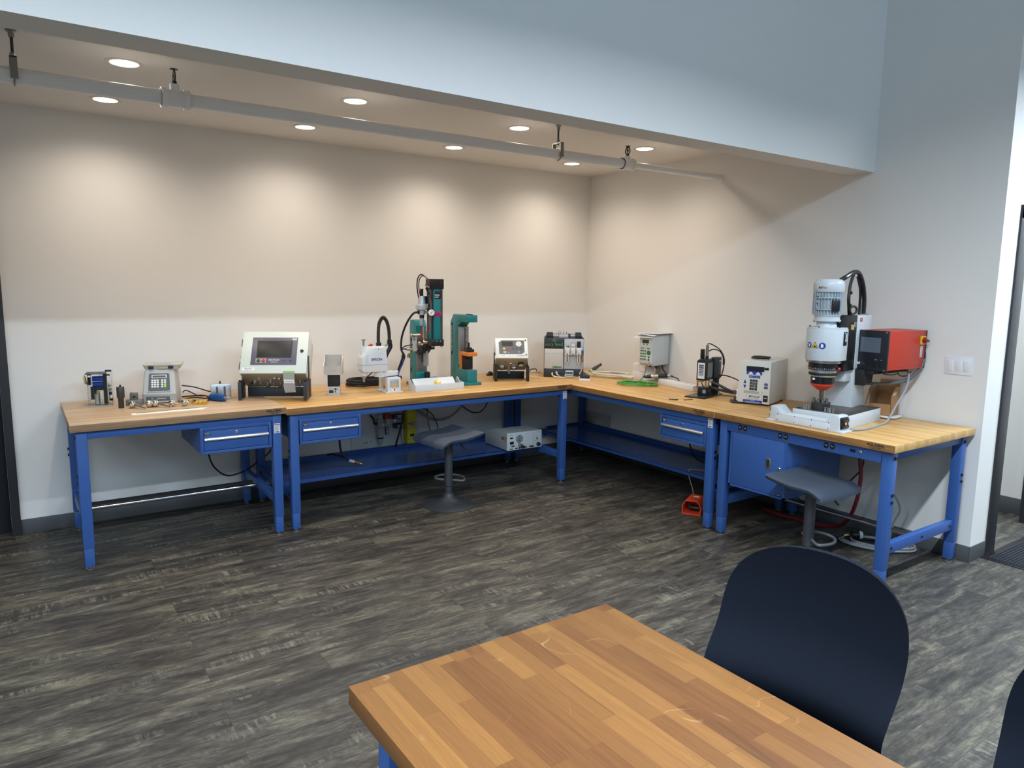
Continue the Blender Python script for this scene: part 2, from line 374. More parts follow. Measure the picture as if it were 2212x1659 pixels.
# ------------------------------------------------------------------ sprinkler pipe
PIPEW = mat('pipe_white', (246, 246, 246), .4, var=.02)
PZ, PY = 2.497, -1.587
t = thing('sprinkler_pipe', 'long white sprinkler pipe under the alcove ceiling with tees and black heads', 'pipe', (0, PY, PZ))
MB().cyl((XL+.05, 0, 0), (-3.98, 0, 0), .034, n=20).build('pipe', PIPEW, t)
MB().cyl((-3.98, 0, 0), (-1.03, 0, 0), .032, n=20).build('pipe', PIPEW, t)
MB().cyl((-1.03, 0, 0), (-.0005, 0, 0), .022, n=20).build('pipe', PIPEW, t)
for x, k, r0 in ((-3.975, 1.0, .034), (-1.02, .85, .032)):
    b = MB(); b.cyl((x-.062*k, 0, 0), (x+.062*k, 0, 0), r0+.006); 
    for s_ in (-1, 1): b.cyl((x+s_*.062*k, 0, 0), (x+s_*.038*k, 0, 0), r0+.013)
    b.cyl((x, 0, .02), (x, 0, .066*k), .022*k); b.build('tee_fitting', PIPEW, t)
    z0 = .066*k
    b = MB(); b.cyl((x, 0, z0), (x, 0, z0+.016), .011, n=6)
    for s_ in (-1, 1): b.tube([(x, s_*.006, z0+.012), (x, s_*.019, z0+.022), (x, s_*.022, z0+.038), (x, s_*.015, z0+.055), (x, s_*.004, z0+.066)], .0042, 6, 4)
    b.ball((x, 0, z0+.038), .008, 10); b.cyl((x, 0, z0+.02), (x, 0, z0+.066), .004, n=8)
    b.lathe([(.003, 0), (.019, .002), (.019, .004), (.003, .005)], (x, 0, z0+.066), n=14)
    b.build('sprinkler_head', BLK, t)
GALV = mat('galvanised', (150, 150, 146), .4, .8)
for x, lab in ((-4.608, 'galvanised rod hanger holding the pipe at the far left'), (-1.648, 'galvanised rod hanger holding the pipe near the corner')):
    t = thing('pipe_hanger', lab, 'pipe hanger', (x, PY, PZ), 0, 'rod hangers of the sprinkler pipe')
    b = MB(); b.torus((0,0,0), .040, .004, 20, 6, RY(90)); b.bx(-.014, .014, -.044, -.038, -.02, .07); b.bx(-.014, .014, .038, .044, -.02, .07); b.bx(-.014, .014, -.044, .044, .066, .072)
    b.build('clevis', GALV, t)
    MB().cyl((0, 0, .06), (0, 0, ZC-PZ-.004), .006, n=10).build('rod', mat('dark_rod', (70, 68, 64), .5, .6), t)
    b = MB(); b.lathe([(.02, 0), (.02, -.006), (.012, -.012), (.011, -.03)], (0, 0, ZC-PZ-.0005), n=16); b.build('anchor', GALV, t); MB().cyl((0,0,.078),(0,0,.092),.011,n=6).build('lock_nut', GALV, t)
# ------------------------------------------------------------------ workbenches
def frame_xf(ox, oy, rz): return Matrix.Translation((ox, oy, 0)) @ RZ(rz)
SHELF = mat('blue_shelf_gloss', (44, 78, 140), .22, var=.02)
FOOTM = mat('levelling_foot', (190, 190, 186), .3, .9)
STICK = mat('care_sticker', (222, 222, 220), .6)
def bench(name_label, ox, oy, rz, Ln, H, wood, th=.0415, feat=()):
    D = .9144
    t = thing('workbench', name_label, 'workbench', (ox, oy, 0), rz)
    MB().bx(0, Ln, 0, D, H-th, H, .0022).build('worktop', wood, t)
    zt = H-th-.004
    lg = .056
    for lx in (.026, Ln-.026-lg):
        for ly in (.030, D-.030-lg):
            b = MB(); b.bx(lx, lx+lg, ly, ly+lg, .125, zt, .004); b.bx(lx+.0035, lx+lg-.0035, ly+.0035, ly+lg-.0035, .018, .127, .003)
            l = b.build('leg', BLUE, t)
            MB().lathe([(.022, 0), (.022, .004), (.009, .009), (.009, .02)], (lx+lg/2, ly+lg/2, 0), n=18).build('levelling_foot', FOOTM, l)
            s_ = -1 if lx < Ln/2 else 1; xx = lx if s_ < 0 else lx+lg
            for z in (.545, .505, zt-.035): MB().cyl((xx, ly+.028, z), (xx+s_*.008, ly+.028, z), .0088, n=12).build('bolt', BLK, l)
    b = MB(); b.bx(.026+lg, Ln-.026-lg, .032, .074, zt-.044, zt, .002); b.build('front_rail', BLUE, t)
    b = MB(); b.bx(.026+lg, Ln-.026-lg, D-.074, D-.032, zt-.044, zt, .002); b.build('back_rail', BLUE, t)
    for lx in (.026, Ln-.026-lg):
        MB().bx(lx+.006, lx+lg-.006, .030+lg, D-.030-lg, zt-.044, zt, .002).build('side_rail', BLUE, t)
        st = MB().bx(lx+.010, lx+lg-.010, .030+lg, D-.030-lg, .205, .265, .003).build('side_stretcher', BLUE, t)
        s_ = -1 if lx < Ln/2 else 1; xx = lx+.010 if s_ < 0 else lx+lg-.010
        for yy in (.12, D/2, D-.12): MB().cyl((xx, yy, .235), (xx+s_*.005, yy, .235), .007, n=12).build('bolt', BLK, st)
    return t
def drawer(t, x0, x1, ztop, h=.165, depth=.62, label_lock=True):
    bxm = MB(); w = x1-x0; f = .017
    y0 = .030
    bxm.bx(x0, x1, y0+.012, y0+depth, ztop-h, ztop, .0015)
    for a in ((x0, x0+f, ztop-h, ztop), (x1-f, x1, ztop-h, ztop), (x0+f, x1-f, ztop-h, ztop-h+f), (x0+f, x1-f, ztop-.020, ztop)):
        bxm.bx(a[0], a[1], y0, y0+.014, a[2], a[3], .001)
    bxm.bx(x0+.02, x1-.02, y0+.05, y0+.10, ztop, ztop+.022, .001)
    d = bxm.build('drawer_case', BLUE, t)
    fr = MB().bx(x0+f+.003, x1-f-.003, y0+.002, y0+.012, ztop-h+f+.003, ztop-.023, .0015).build('drawer_front', BLUE, d)
    xm = (x0+x1)/2
    zh = ztop-.077
    MB().prism([(y0+.002, zh+.014), (y0-.010, zh+.012), (y0-.014, zh+.002), (y0-.012, zh-.006), (y0+.002, zh-.004)], x0+f+.004, x1-f-.004, 'x', .0008).build('drawer_pull', ALU, d, label='aluminium drawer pull across the drawer')
    b = MB(); b.lathe([(.010, 0), (.010, .003), (.006, .0045)], (xm, y0+.002, ztop-.043), (0, -1, 0), n=18); b.build('lock', CHROME, d)
    b = MB(); b.bx(x0+f+.006, x0+f+.040, y0+.0005, y0+.0022, ztop-.045, ztop-.028); b.build('maker_plate', BLK, d)
    text('plate_lettering', 'GLOBAL', .0085, F(x0+f+.023, y0+.0004, ztop-.034), INKW, d); text('plate_lettering', 'INDUSTRIAL', .0045, F(x0+f+.023, y0+.0004, ztop-.041), INKW, d)
    return d
def brand(t, x, H, th=.0415, s=1.0, y=-.0003, M0=None):
    M = M0 or F(x, y, H-th/2+.005)
    w = text('burned_lettering', '\u2261GLOBAL', .0225*s, M, INKB, t, bold=.0006)
    text('burned_lettering', 'INDUSTRIAL EQUIPMENT', .0062*s, F(x, y, H-th/2-.0075), INKB, t)
    text('burned_lettering', '1-800-645-1232', .0072*s, F(x, y, H-th/2-.0145), INKB, t)
def sticker(t, x, ztop, y=.0293):
    b = MB().bx(x-.019, x+.019, y, y+.0006, ztop-.062, ztop).build('care_sticker', STICK, t)
    MB().bx(x-.017, x+.017, y-.0002, y, ztop-.010, ztop-.004).build('sticker_band', RED, b)
    m = MB()
    for i in range(6): m.bx(x-.013, x+.013-.004*(i % 3), y-.0002, y, ztop-.017-i*.0055, ztop-.015-i*.0055)
    m.build('sticker_text', mat('grey_blue_ink', (96, 110, 140), .7), b)
    MB().bx(x-.011, x+.011, y-.0002, y, ztop-.058, ztop-.052).build('sticker_mark', INKB, b)
def shelf(t, x0, x1, y0, y1, z=.262):
    b = MB(); b.bx(x0, x1, y0, y1, z-.004, z); b.bx(x0, x1, y0, y0+.004, z-.026, z); b.bx(x0, x1, y1-.004, y1, z, z+.036); b.bx(x0, x1, y1-.004, y1+.02, z+.032, z+.036)
    b.bx(x0, x0+.004, y0+.1, y1, z, z+.02); b.bx(x1-.004, x1, y0+.1, y1, z, z+.02)
    return b.build('lower_shelf', SHELF, t)
HA, HB, HC, HD = .846, .834, .826, .827
YF, XF = -.9355, -.9330
# bench A: pale top, single drawer right of centre, chrome foot rail
LA = 1.1815
A = bench('blue bench with pale maple top at the far left under the keypad unit', -4.473, YF, 0, LA, HA, WOOD_A)
drawer(A, .668, 1.092, HA-.0415-.048)
brand(A, 1.105, HA); sticker(A, LA-.054, HA-.105)
MB().cyl((.09, .485, .232), (LA-.09, .485, .232), .013, n=16).build('foot_rail', CHROME, A)
MB().bx(.09, LA-.09, .53, .56, .205, .25).build('rear_stretcher', BLKM, A)
# bench B: long bench on the back wall
LB = 2.352; XB = -3.2885
B = bench('long blue bench with honey maple top along the back wall holding the teal presses', XB, YF, 0, LB, HB, WOOD_B)
drawer(B, .088, .512, HB-.0415-.042)
brand(B, LB-.105, HB); sticker(B, LB-.052, HB-.062)
shelf(B, .03, LB-.03, .335, .835)
# bench C: on the right wall, reaching into the corner
LC = 2.392; YC = -.0055
C_ = bench('long blue bench with honey maple top on the right wall reaching into the corner', XF, YC, -90, LC, HC, WOOD_B)
drawer(C_, LC-.505, LC-.085, HC-.0415-.052)
brand(C_, LC-.125, HC); sticker(C_, LC-.052, HC-.055)
shelf(C_, .03, LC-.03, .335, .835)
# bench D: nearest on the right wall, cabinet and outlet strip
LD = 1.184; YD = -2.4005
D_ = bench('blue bench with hanging cabinet and outlet rail holding the white riveting press', XF, YD, -90, LD, HD, WOOD_B)
brand(D_, LD-.105, HD)
MB().cyl((.09, .515, .205), (LD-.09, .515, .205), .014, n=16).build('foot_rail', STEEL, D_)
b = MB(); b.bx(.085, LD-.085, .028, .10, HD-.0415-.070, HD-.046, .002); b.build('outlet_rail', BLUE, D_)
for x in (.205, .50, .80):
    for dx in (-.019, .019):
        o = MB().prism(rrect(.028, .034, .012, 4, x+dx, HD-.0415-.034), .0255, .029, 'y').build('outlet', BLK, D_)
        b = MB()
        for q in (-.005, .005): b.bx(x+dx+q-.001, x+dx+q+.001, .0245, .0256, HD-.079, HD-.070)
        b.build('outlet_slot', INKW, o)
    MB().bx(x-.038, x+.038, .0262, .0284, HD-.0415-.058, HD-.0415-.055).build('outlet_plate', STEEL, D_)
MB().bx(.925, .955, .0262, .0284, HD-.0415-.042, HD-.0415-.026).build('rocker_switch', BLK, D_)
MB().lathe([(.010, 0), (.010, .004), (.007, .006)], (.985, .028, HD-.0415-.035), (0, -1, 0), n=16).build('breaker_button', STEEL, D_)
# hanging cabinet
cz0, cz1, cx0, cx1 = .358, .735, .115, .53
cb = MB(); cb.bx(cx0, cx1, .044, .62, cz0, cz1, .002); cb.bx(cx0, cx0+.014, .030, .046, cz0, cz1); cb.bx(cx1-.014, cx1, .030, .046, cz0, cz1); cb.bx(cx0, cx1, .030, .046, cz0, cz0+.012); cb.bx(cx0, cx1, .030, .046, cz1-.012, cz1)
cab = cb.build('cabinet_case', BLUE, D_)
dr = MB().bx(cx0+.016, cx1-.016, .031, .043, cz0+.014, cz1-.014, .0015).build('cabinet_door', BLUE, cab)
MB().bx(.388, .425, .0285, .033, .528, .598, .002).build('recessed_handle', STEEL, cab, label='steel recessed door pull')
MB().prism(rrect(.012, .05, .005, 3, .4065, .563), .0275, .0287, 'y').build('handle_slot', BLK, cab)
MB().lathe([(.011, 0), (.011, .006), (.007, .009)], (.487, .031, .546), (0, -1, 0), n=18).build('lock', CHROME, cab)
MB().bx(.472, .508, .0296, .031, .374, .390).build('maker_plate', BLK, cab); text('plate_lettering', 'GLOBAL', .008, F(.49, .0293, .382), INKW, cab)
# switch plate on the right wall
t = thing('light_switch', 'white three gang rocker switch plate on the right wall beyond the red box', 'light switch', (0, -3.4515, 1.187), -90)
MB().box((0, -.003, 0), (.155, .006, .108), .002).build('cover_plate', WHITE, t)
for x in (-.046, 0, .046):
    MB().box((x, -.007, 0), (.033, .006, .066), .0015, RX(4)).build('rocker', WHITE, t)
    for z in (-.048, .048): MB().cyl((x, -.0058, z), (x, -.0072, z), .003, n=10).build('screw', WHITE, t)
# entrance mat
t = thing('door_mat', 'black ribbed entrance mat on the floor before the right doorway', 'mat', (.143, YW-.003, 0))
MB().bx(0, 1.5, -1.2, 0, 0, .004, .0015).build('mat_border', BLK, t)
b = MB()
for i in range(60): b.bx(.03, 1.47, -1.17+i*.019, -1.17+i*.019+.012, .003, .0085, .002)
b.build('ribbed_pile', mat('mat_pile', (34, 37, 46), .95, bump=.6, bscale=900), t)
# meeting table
t = thing('worktable', 'nearest scratched orange oak butcher block table on blue legs', 'table', (-3.752, -4.66, 0))
HT = .763; tw, tl = .7535, 1.22
MB().bx(-tw/2, tw/2, -tl/2, tl/2, HT-.0435, HT, .002).build('table_top', WOOD_T, t)
lg = .056
for sx in (-1, 1):
    for sy in (-1, 1):
        x = sx*(tw/2-.075); y = sy*(tl/2-.075); b = MB(); b.box((x, y, .37), (lg, lg, .69), .004)
        l = b.build('leg', BLUE, t); MB().lathe([(.022, 0), (.022, .004), (.009, .009), (.009, .03)], (x, y, 0), n=16).build('levelling_foot', FOOTM, l)
for sx in (-1, 1):
    MB().box((sx*(tw/2-.075), 0, HT-.07), (.04, tl-.206, .045), .002).build('side_rail', BLUE, t)
for sy in (-1, 1):
    MB().box((0, sy*(tl/2-.075), HT-.07), (tw-.206, .04, .045), .002).build('end_rail', BLUE, t)
# ------------------------------------------------------------------ things on bench A
CLEAR = mat('clear_acrylic', (240, 245, 245), .05, var=0, trans=1.0)
for n_ in CLEAR.node_tree.nodes:
    if n_.type == 'BSDF_PRINCIPLED': n_.inputs['IOR'].default_value = 1.08
CAPB = mat('blue_sleeve', (24, 66, 178), .3)
SLAT = mat('slate_panel', (84, 88, 92), .45, var=.02)
PUTTY = mat('putty_grey_case', (176, 178, 176), .45, var=.02)
LCD = mat('lcd_green', (64, 84, 74), .25)
TITAN = mat('titanium_dark', (72, 70, 66), .45, .5)
POLISH = mat('polished_alloy', (210, 205, 196), .14, 1.0)
# acrylic demonstrator
t = thing('cutaway_display', 'clear acrylic cutaway display with blue capacitors, leftmost item on the pale bench', 'display', (-4.258, -.259, HA), -10)
w, d, h, q = .137, .12, .205, .004
b = MB(); b.bx(-w/2, w/2, -d/2, -d/2+q, 0, h*.98); b.build('front_pane', CLEAR, t)
b = MB(); b.bx(w/2-q, w/2, -d/2+q, d/2, 0, h*1.05); b.build('side_pane', CLEAR, t)
b = MB(); b.bx(-w/2, -w/2+q, -d/2+q, d/2, 0, h*.75); b.build('side_pane', CLEAR, t)
b = MB(); b.bx(-w/2-.002, w/2+.002, -d/2-.002, d/2+.002, -0, .004, .001); b.build('base_pane', mat('frosted_edge_acrylic', (232, 226, 214), .3, trans=.5), t)
b = MB(); b.bx(-.078, .028, -.065, .055, h-.002, h+.002, .001); b.build('black_top_plate', DGREY, t)
b = MB(); b.bx(.018, .036, -.045, -.040, .006, h); b.bx(.030, .036, -.045, .02, .006, h); b.build('upright_bracket', CHAR, t)
for z in (.172, .137): MB().cyl((-.040, -.035, z), (.018, -.035, z), .0165, n=20).build('capacitor', CAPB, t)
b = MB()
b.bx(-.054, -.020, -.030, -.026, .040, .122)
b.build('perforated_board', BLK, t)
b = MB()
for i in range(3):
    for k in range(6): b.cyl((-.048+i*.011, -.0303, .05+k*.0125), (-.048+i*.011, -.0312, .05+k*.0125), .0022, n=8)
b.build('board_hole', INKW, t)
MB().bx(-.068, -.052, -.030, .03, .132, .200).build('relay_block', BLK, t)
MB().cyl((-.018, -.038, .012), (-.018, -.038, .078), .0155, n=20).build('motor_can', ALU, t)
MB().cyl((-.013, -.038, .078), (-.013, -.038, .092), .010, n=16).build('cream_knob', mat('cream_plastic', (196, 184, 130), .5), t)
MB().bx(-.028, .02, -.05, .02, .100, .124, .002).build('coil_block', CHAR, t)
MB().bx(-.030, .040, -.05, .03, .004, .011, .001).build('foot_plate', MGREY, t)
MB().bx(-.062, -.046, -.062, -.060, .186, .197).build('white_tag', PAPER, t)
MB().bx(.0, .012, -.050, -.046, .190, .198).build('white_tag', PAPER, t)
MB().bx(.03, .066, -.02, -.008, .212, .224, .002).build('terminal_bar', BLK, t)
MB().bx(.034, .056, -.03, -.02, .188, .198, .002).build('clip', BLK, t)
MB().torus((-.084, -.01, .165), .024, .006, 24, 8, RY(80)).build('yellow_ring', mat('yellowed_plastic', (206, 200, 130), .4), t)
for x, z, hh in ((.044, .10, .016), (.046, .075, .02), (.05, .035, .014), (.043, .125, .01)): MB().bx(x, x+.018, -.035, -.015, z-hh/2, z+hh/2, .002).build('component', BLK if z < .09 else MGREY, t)
MB().cyl((.048, -.03, .03), (.048, -.03, .14), .003, n=8).build('guide_rod', STEEL, t)
for x in (.002, .015): MB().cyl((x, -.048, .012), (x, -.048, .024), .006, n=12).build('chrome_nut', CHROME, t)
# dark converter
t = thing('sonic_horn', 'dark grey stepped metal horn standing upright right of the acrylic display', 'horn', (-4.169, -.455, HA))
MB().lathe([(.0155, 0), (.0162, .001), (.0162, .060), (.0215, .068), (.0222, .07), (.0222, .131), (.021, .133), (.0, .133)]).build('stepped_body', TITAN, t)
MB().cyl((0, 0, .132), (0, 0, .146), .0048, n=14).build('threaded_stud', BLK, t)
# fixture blocks
t = thing('fixture_block', 'small grey machined block standing on its wider grey base behind the horns', 'fixture', (-4.085, -.385, HA), -16)
MB().bx(-.047, .047, -.03, .03, 0, .038, .0015).build('base_block', mat('grey_anodised', (118, 116, 116), .45, .3), t)
MB().bx(-.024, .018, -.02, .02, .038, .080, .001).build('upper_block', mat('grey_cast', (104, 104, 98), .5, .3), t)
MB().cyl((.002, -.0198, .058), (.002, -.0215, .058), .0075, n=18).build('bore', BLK, t)
MB().cyl((-.018, 0, .08), (-.018, 0, .084), .004, n=10).build('set_screw', BLK, t)
# ultrasonic power supply
t = thing('ultrasonic_generator', 'grey slant front generator with white keypad and green key on the pale bench', 'generator', (-3.905, -.268, HA), -17)
def ringrect(x0, x1, y0, y1, z, r=.012, zf=None):
    return [(x, y, (z if zf is None else zf(y))) for x, y in rrect(x1-x0, y1-y0, r, 3, (x0+x1)/2, (y0+y1)/2)]
b = MB(); b.ring_loft([ringrect(-.100, .100, -.125, .105, .006), ringrect(-.101, .101, -.127, .105, .055), ringrect(-.101, .101, -.130, .105, .062), ringrect(-.099, .099, -.124, .105, .072), ringrect(-.090, .090, -.082, .102, .200), ringrect(-.084, .084, -.074, .098, .215)]); b.build('case', PUTTY, t)
for sx in (-.08, .08):
    for sy in (-.1, .1): MB().cyl((sx, sy, 0), (sx, sy, .007), .01, n=12).build('rubber_foot', BLK, t)
ang = math.degrees(math.atan2(.042, .128))
MF = T(0, -.1035, .1365) @ RX(90-ang)          # sloping face, its own x right, y up, z towards the viewer
pn = MB(MF).prism([(-.064, -.052), (-.05, -.060), (.05, -.060), (.064, -.052), (.060, .050), (.054, .058), (-.054, .058), (-.060, .050)], .0, .0022, 'z').build('keypad_panel', SLAT, t)
MB(MF).bx(-.044, .044, .026, .048, .002, .0036, .002).build('display_bezel', PAPER, pn)
MB(MF).bx(-.039, .039, .030, .044, .0034, .0042).build('display', LCD, pn)
for r_ in range(4):
    for c_ in range(5):
        x = (-.040, -.024, -.008, .018, .035)[c_]; y = .012-r_*.014
        if c_ == 4 and r_ > 1: continue
        MB(MF).prism(rrect(.0135, .0108, .0045, 3, x, y), .002, .0035, 'z').build('key', PAPER, pn)
MB(MF).prism(rrect(.0135, .0255, .005, 3, .035, -.023), .002, .0038, 'z').build('start_key', mat('lime_key', (150, 214, 60), .45), pn, label='lime green double height key')
MB(MF).bx(-.07, .07, -.0640, -.0600, .000, .004, .001).build('panel_lip', PUTTY, t)
bd = MB().bx(-.078, .062, -.1285, -.1262, .018, .046, .001).build('name_band', SLAT, t)
text('name_lettering', 'SONICS', .0125, F(.012, -.1287, .032), INKW, bd, sx=1.25); text('name_lettering', '\u25a3', .012, F(-.042, -.1287, .032), INKW, bd)
# parts organiser on top
t = thing('parts_organizer', 'flat clear organizer case with two navy latches lying on the slant front generator', 'organizer', (-3.888, -.262, HA+.215), -17)
CASE = mat('cloudy_plastic', (216, 212, 198), .25, trans=.35)
b = MB(); b.ring_loft([[(x, y, z) for x, y in rrect(ww, dd, .012, 3)] for ww, dd, z in ((.200, .158, 0), (.222, .172, .024))]); b.build('tray', CASE, t)
b = MB(); b.prism(rrect(.226, .176, .012, 3), .0245, .034, 'z', .002); b.build('lid', CASE, t)
for x in (-.063, .055): MB().bx(x-.015, x+.015, -.095, -.086, .006, .026, .002).build('latch', mat('navy_latch', (26, 40, 66), .4), t)
MB().bx(-.02, .035, -.0885, -.0865, .004, .017, .001).build('grip', mat('tan_plastic', (178, 166, 140), .5), t)
MB().bx(-.05, .055, -.06, -.05, .034, .039, .002).build('lid_rib', CASE, t)
# ultrasonic horns lying on the top: spherical bodies with thin shanks
def ball_horn(lab, x, y, rz, tail, kind):
    t = thing('booster_horn', lab, 'horn', (x, y, HA), rz, 'polished horns lying before the generator')
    r = .0235
    b = MB(); b.lathe([(.006, -.022), (.018, -.016), (.0232, -.004), (.0235, .002), (.021, .010), (.012, .0185), (.009, .022)], (0, 0, r), (1, 0, 0), 26); b.build('bulb', POLISH, t)
    if tail > .05: b = MB(); b.cyl((.018, 0, r-.001), (tail, 0, .0085), .0085, .0058, n=14); b.build('shank', POLISH, t)
    else: MB().cyl((.018, 0, r-.002), (.018+tail, 0, r-.006), .009, .007, n=14).build('shank', POLISH, t)
    if kind == 2:
        b = MB(); b.lathe([(.010, -.012), (.0185, -.010), (.0185, -.006), (.012, -.004), (.012, .002), (.0185, .004), (.0185, .009), (.010, .012)], (-.030, .012, .0185), (1, .25, 0), 24); b.build('ring_collar', POLISH, t)
ball_horn('polished horn with long thin shank lying left of the others, by the upright dark horn', -4.112, -.497, -58, .115, 1)
ball_horn('small dull round horn lying under the front left corner of the generator', -4.020, -.515, 10, .02, 3)
ball_horn('polished horn with ringed collar and shank pointing at the white strip', -3.985, -.520, -52, .12, 2)
ball_horn('large polished round horn before the front right corner of the generator', -3.896, -.555, -20, .02, 3)
ball_horn('polished round horn with stubby shank beside the brass block, right of the other horns', -3.826, -.572, -25, .022, 3)
# strip with green strap
t = thing('paper_strip', 'long white paper strip with a green band lying at the front of the pale bench', 'paper strip', (-3.93, -.710, HA), 0)
b = MB(); b.prism([(-.218, -.050), (.17, -.044), (.226, .022), (-.215, .006)], 0.0002, .0012, 'z'); b.build('strip', PAPER, t)
def ribbon(pts, w, z, th=.0012):
    A = []; B = []
    for x, y in pts: A.append((x, y+w/2)); B.append((x, y-w/2))
    return MB().prism(A+B[::-1], z, z+th, 'z')
ribbon([(-.19, .0), (-.1, .004), (-.02, .014), (.03, .018), (.12, .020), (.16, .018)], .010, .0012).build('green_band', mat('green_tape', (26, 108, 78), .5), t)
for x in (.165, .19, .205): MB().bx(x, x+.006, .012, .016, .001, .002).build('dark_mark', BLK, t)
# brass blocks
for lab, x, y, rz in (('low brass block with dark slits half hidden behind the round horn', -3.795, -.46, -25), ('low brass block with two dark slits before the aluminium block', -3.728, -.545, -18)):
    t = thing('brass_block', lab, 'block', (x, y, HA), rz, 'slotted brass blocks')
    MB().prism([(-.036, 0), (.036, 0), (.040, .0), (.044, .026), (-.022, .026), (-.042, .004), (-.042, 0)], -.022, .022, 'y', .0008).build('body', mat('dull_brass', (206, 160, 66), .4, .55), t)
    for xx in (-.012, .014): MB(RY(10)).bx(xx-.001, xx+.0012, -.0228, .0, .004, .0262).build('slit', BLK, t)
# slotted aluminium block
t = thing('slotted_plate', 'upright bright aluminium block with two slots behind the blue converter', 'fixture', (-3.562, -.385, HA), -8)
MB().bx(-.0625, .0625, -.024, .024, 0, .103, .001).build('body', ALU, t)
for x in (-.026, .022): MB().prism(rrect(.013, .066, .0062, 4, x, .055), -.0246, -.0236, 'y').build('slot', mat('slot_shadow_grey', (96, 94, 88), .5, .4), t)
MB().cyl((-.004, 0, .103), (-.004, 0, .122), .005, n=14).build('bolt', BLK, t)
MB().cyl((-.0625, -.005, .07), (-.069, -.005, .07), .003, n=8).build('pin', STEEL, t)
# blue converter and its cable
MC = T(-3.578, -.500, HA+.0245) @ RZ(-62) @ RY(0)
t = thing('ultrasonic_converter', 'blue tubular converter with steel tip lying before the aluminium block', 'converter', (-3.600, -.475, HA), -55)
b = MB(); b.lathe([(.008, -.064), (.0225, -.060), (.0240, -.052), (.0240, .046), (.0215, .054), (.010, .056)], (0, 0, .0243), (1, 0, 0), 26); b.build('body', mat('blue_anodised', (26, 84, 150), .35, .3), t)
for a in range(8): MB(T(0, 0, .0243) @ RX(a*45)).bx(-.035, .030, -.0025, .0025, .0230, .0256, .001).build('grip_rib', mat('blue_anodised', (26, 84, 150)), t)
MB().cyl((.055, 0, .0243), (.063, 0, .0243), .0135, n=20).build('collar', STEEL, t)
MB().lathe([(.0115, .062), (.0115, .076), (.006, .094), (.0035, .106)], (0, 0, .0243), (1, 0, 0), 20).build('tip', STEEL, t)
MB().cyl((-.064, 0, .0243), (-.085, 0, .02), .007, .005, n=12).build('strain_relief', BLK, t)
# generator cables
CBL = mat('black_cable', (20, 20, 22), .5)
def cable(name, lab, pts, r, m=CBL, cat='cable', group=None, k=7, n=8):
    o = MB().tube(pts, r, n, k).build(name, m); return tag(o, lab, cat, group)
z0 = HA
cable('mains_cable', 'straight black cord slanting down from the generator behind the aluminium block', [(-3.775, -.21, z0+.085), (-3.69, -.20, z0+.065), (-3.60, -.20, z0+.03), (-3.50, -.17, z0+.006)], .0042)
cable('coiled_cable', 'black cables looping on the bench between generator and blue converter', [(-3.79, -.30, z0+.02), (-3.74, -.36, z0+.030), (-3.68, -.40, z0+.034), (-3.635, -.43, z0+.018), (-3.66, -.44, z0+.006), (-3.74, -.42, z0+.006), (-3.80, -.40, z0+.006), (-3.79, -.36, z0+.012), (-3.72, -.33, z0+.014), (-3.66, -.37, z0+.009), (-3.645, -.405, z0+.018)], .0048, k=8)
cable('sensor_lead', 'thin black lead arching off the generator side onto the bench', [(-3.775, -.235, z0+.04), (-3.755, -.23, z0+.052), (-3.72, -.24, z0+.035), (-3.68, -.25, z0+.012), (-3.64, -.24, z0+.006)], .004)
cable('converter_lead', 'black lead running low between the brass blocks to the blue converter', [(-3.83, -.40, z0+.006), (-3.79, -.42, z0+.006), (-3.75, -.45, z0+.010), (-3.70, -.48, z0+.006), (-3.66, -.46, z0+.012), (-3.652, -.40, z0+.020)], .0045)
# ------------------------------------------------------------------ leak test controllers on tilted stands
PALE = mat('pale_grey_green_enclosure', (206, 216, 208), .4, var=.015)
TAUPE = mat('taupe_panel', (150, 142, 124), .45, .2, var=.02)
PURP = mat('purple_grey_overlay', (92, 90, 106), .4, var=.04, nscale=60)
def stand(t, w, d, h, m, post):
    for s_ in (-1, 1):
        b = MB(); x = s_*(w/2-.011)
        b.bx(x-.011, x+.011, -d/2, -d/2+.004, 0, h, .001); b.bx(x-.011 if s_ < 0 else x+.007, x-.007 if s_ < 0 else x+.011, -d/2, d/2, 0, h, .001)
        b.build('stand_side', m, t)
        MB().cyl((x, -d/2+.012, h), (x, -d/2+.012, h+.012), .007, n=12).build('knob', BLK, t)
    MB().bx(-w/2+.02, w/2-.02, d/2-.006, d/2, .0, .065, .001).build('stand_back', m, t)
    for s_ in (-1, 1):
        b = MB(T(s_*(w/2-.004), 0, 0)); b.bx(-.004, .004, .01, .045, 0, post, .001); b.build('stand_post', m, t)
        for z in (post-.018, post-.07): MB().cyl((s_*(w/2+.0005), .027, z), (s_*(w/2-.010), .027, z), .004, n=10).build('screw', STEEL, t)
t = thing('leak_test_console', 'large pale console with black touchscreen tilted on a charcoal stand', 'console', (-3.243, -.545, HA), -28)
W1, H1, D1, tilt = .436, .320, .205, 33
stand(t, .447, .19, .125, CHAR, .29)
ME = T(0, -.070, .182) @ RX(-tilt)     # origin at the lower front edge; z up the face, y into the box
b = MB(ME); b.bx(-W1/2, W1/2, .018, D1, .003, H1-.003, .003); b.build('enclosure', PALE, t)
dr = MB(ME).bx(-W1/2-.001, W1/2+.001, 0, .0175, 0, H1, .004).build('door', PALE, t)
for z in (.06, .235): MB(ME).bx(-W1/2-.007, -W1/2-.0005, .004, .022, z-.026, z+.026, .001).build('hinge', BLK, dr)
MB(ME).bx(-.152, .148, -.004, .0005, .062, .272, .002).build('screen_overlay', PURP, dr)
MB(ME).bx(-.112, .108, -.0052, -.0035, .120, .240, .001).build('touchscreen', BENCHW, dr)
b = MB(ME); b.bx(-.118, .114, -.0046, -.0034, .115, .245); b.build('screen_rim', BLK, dr)
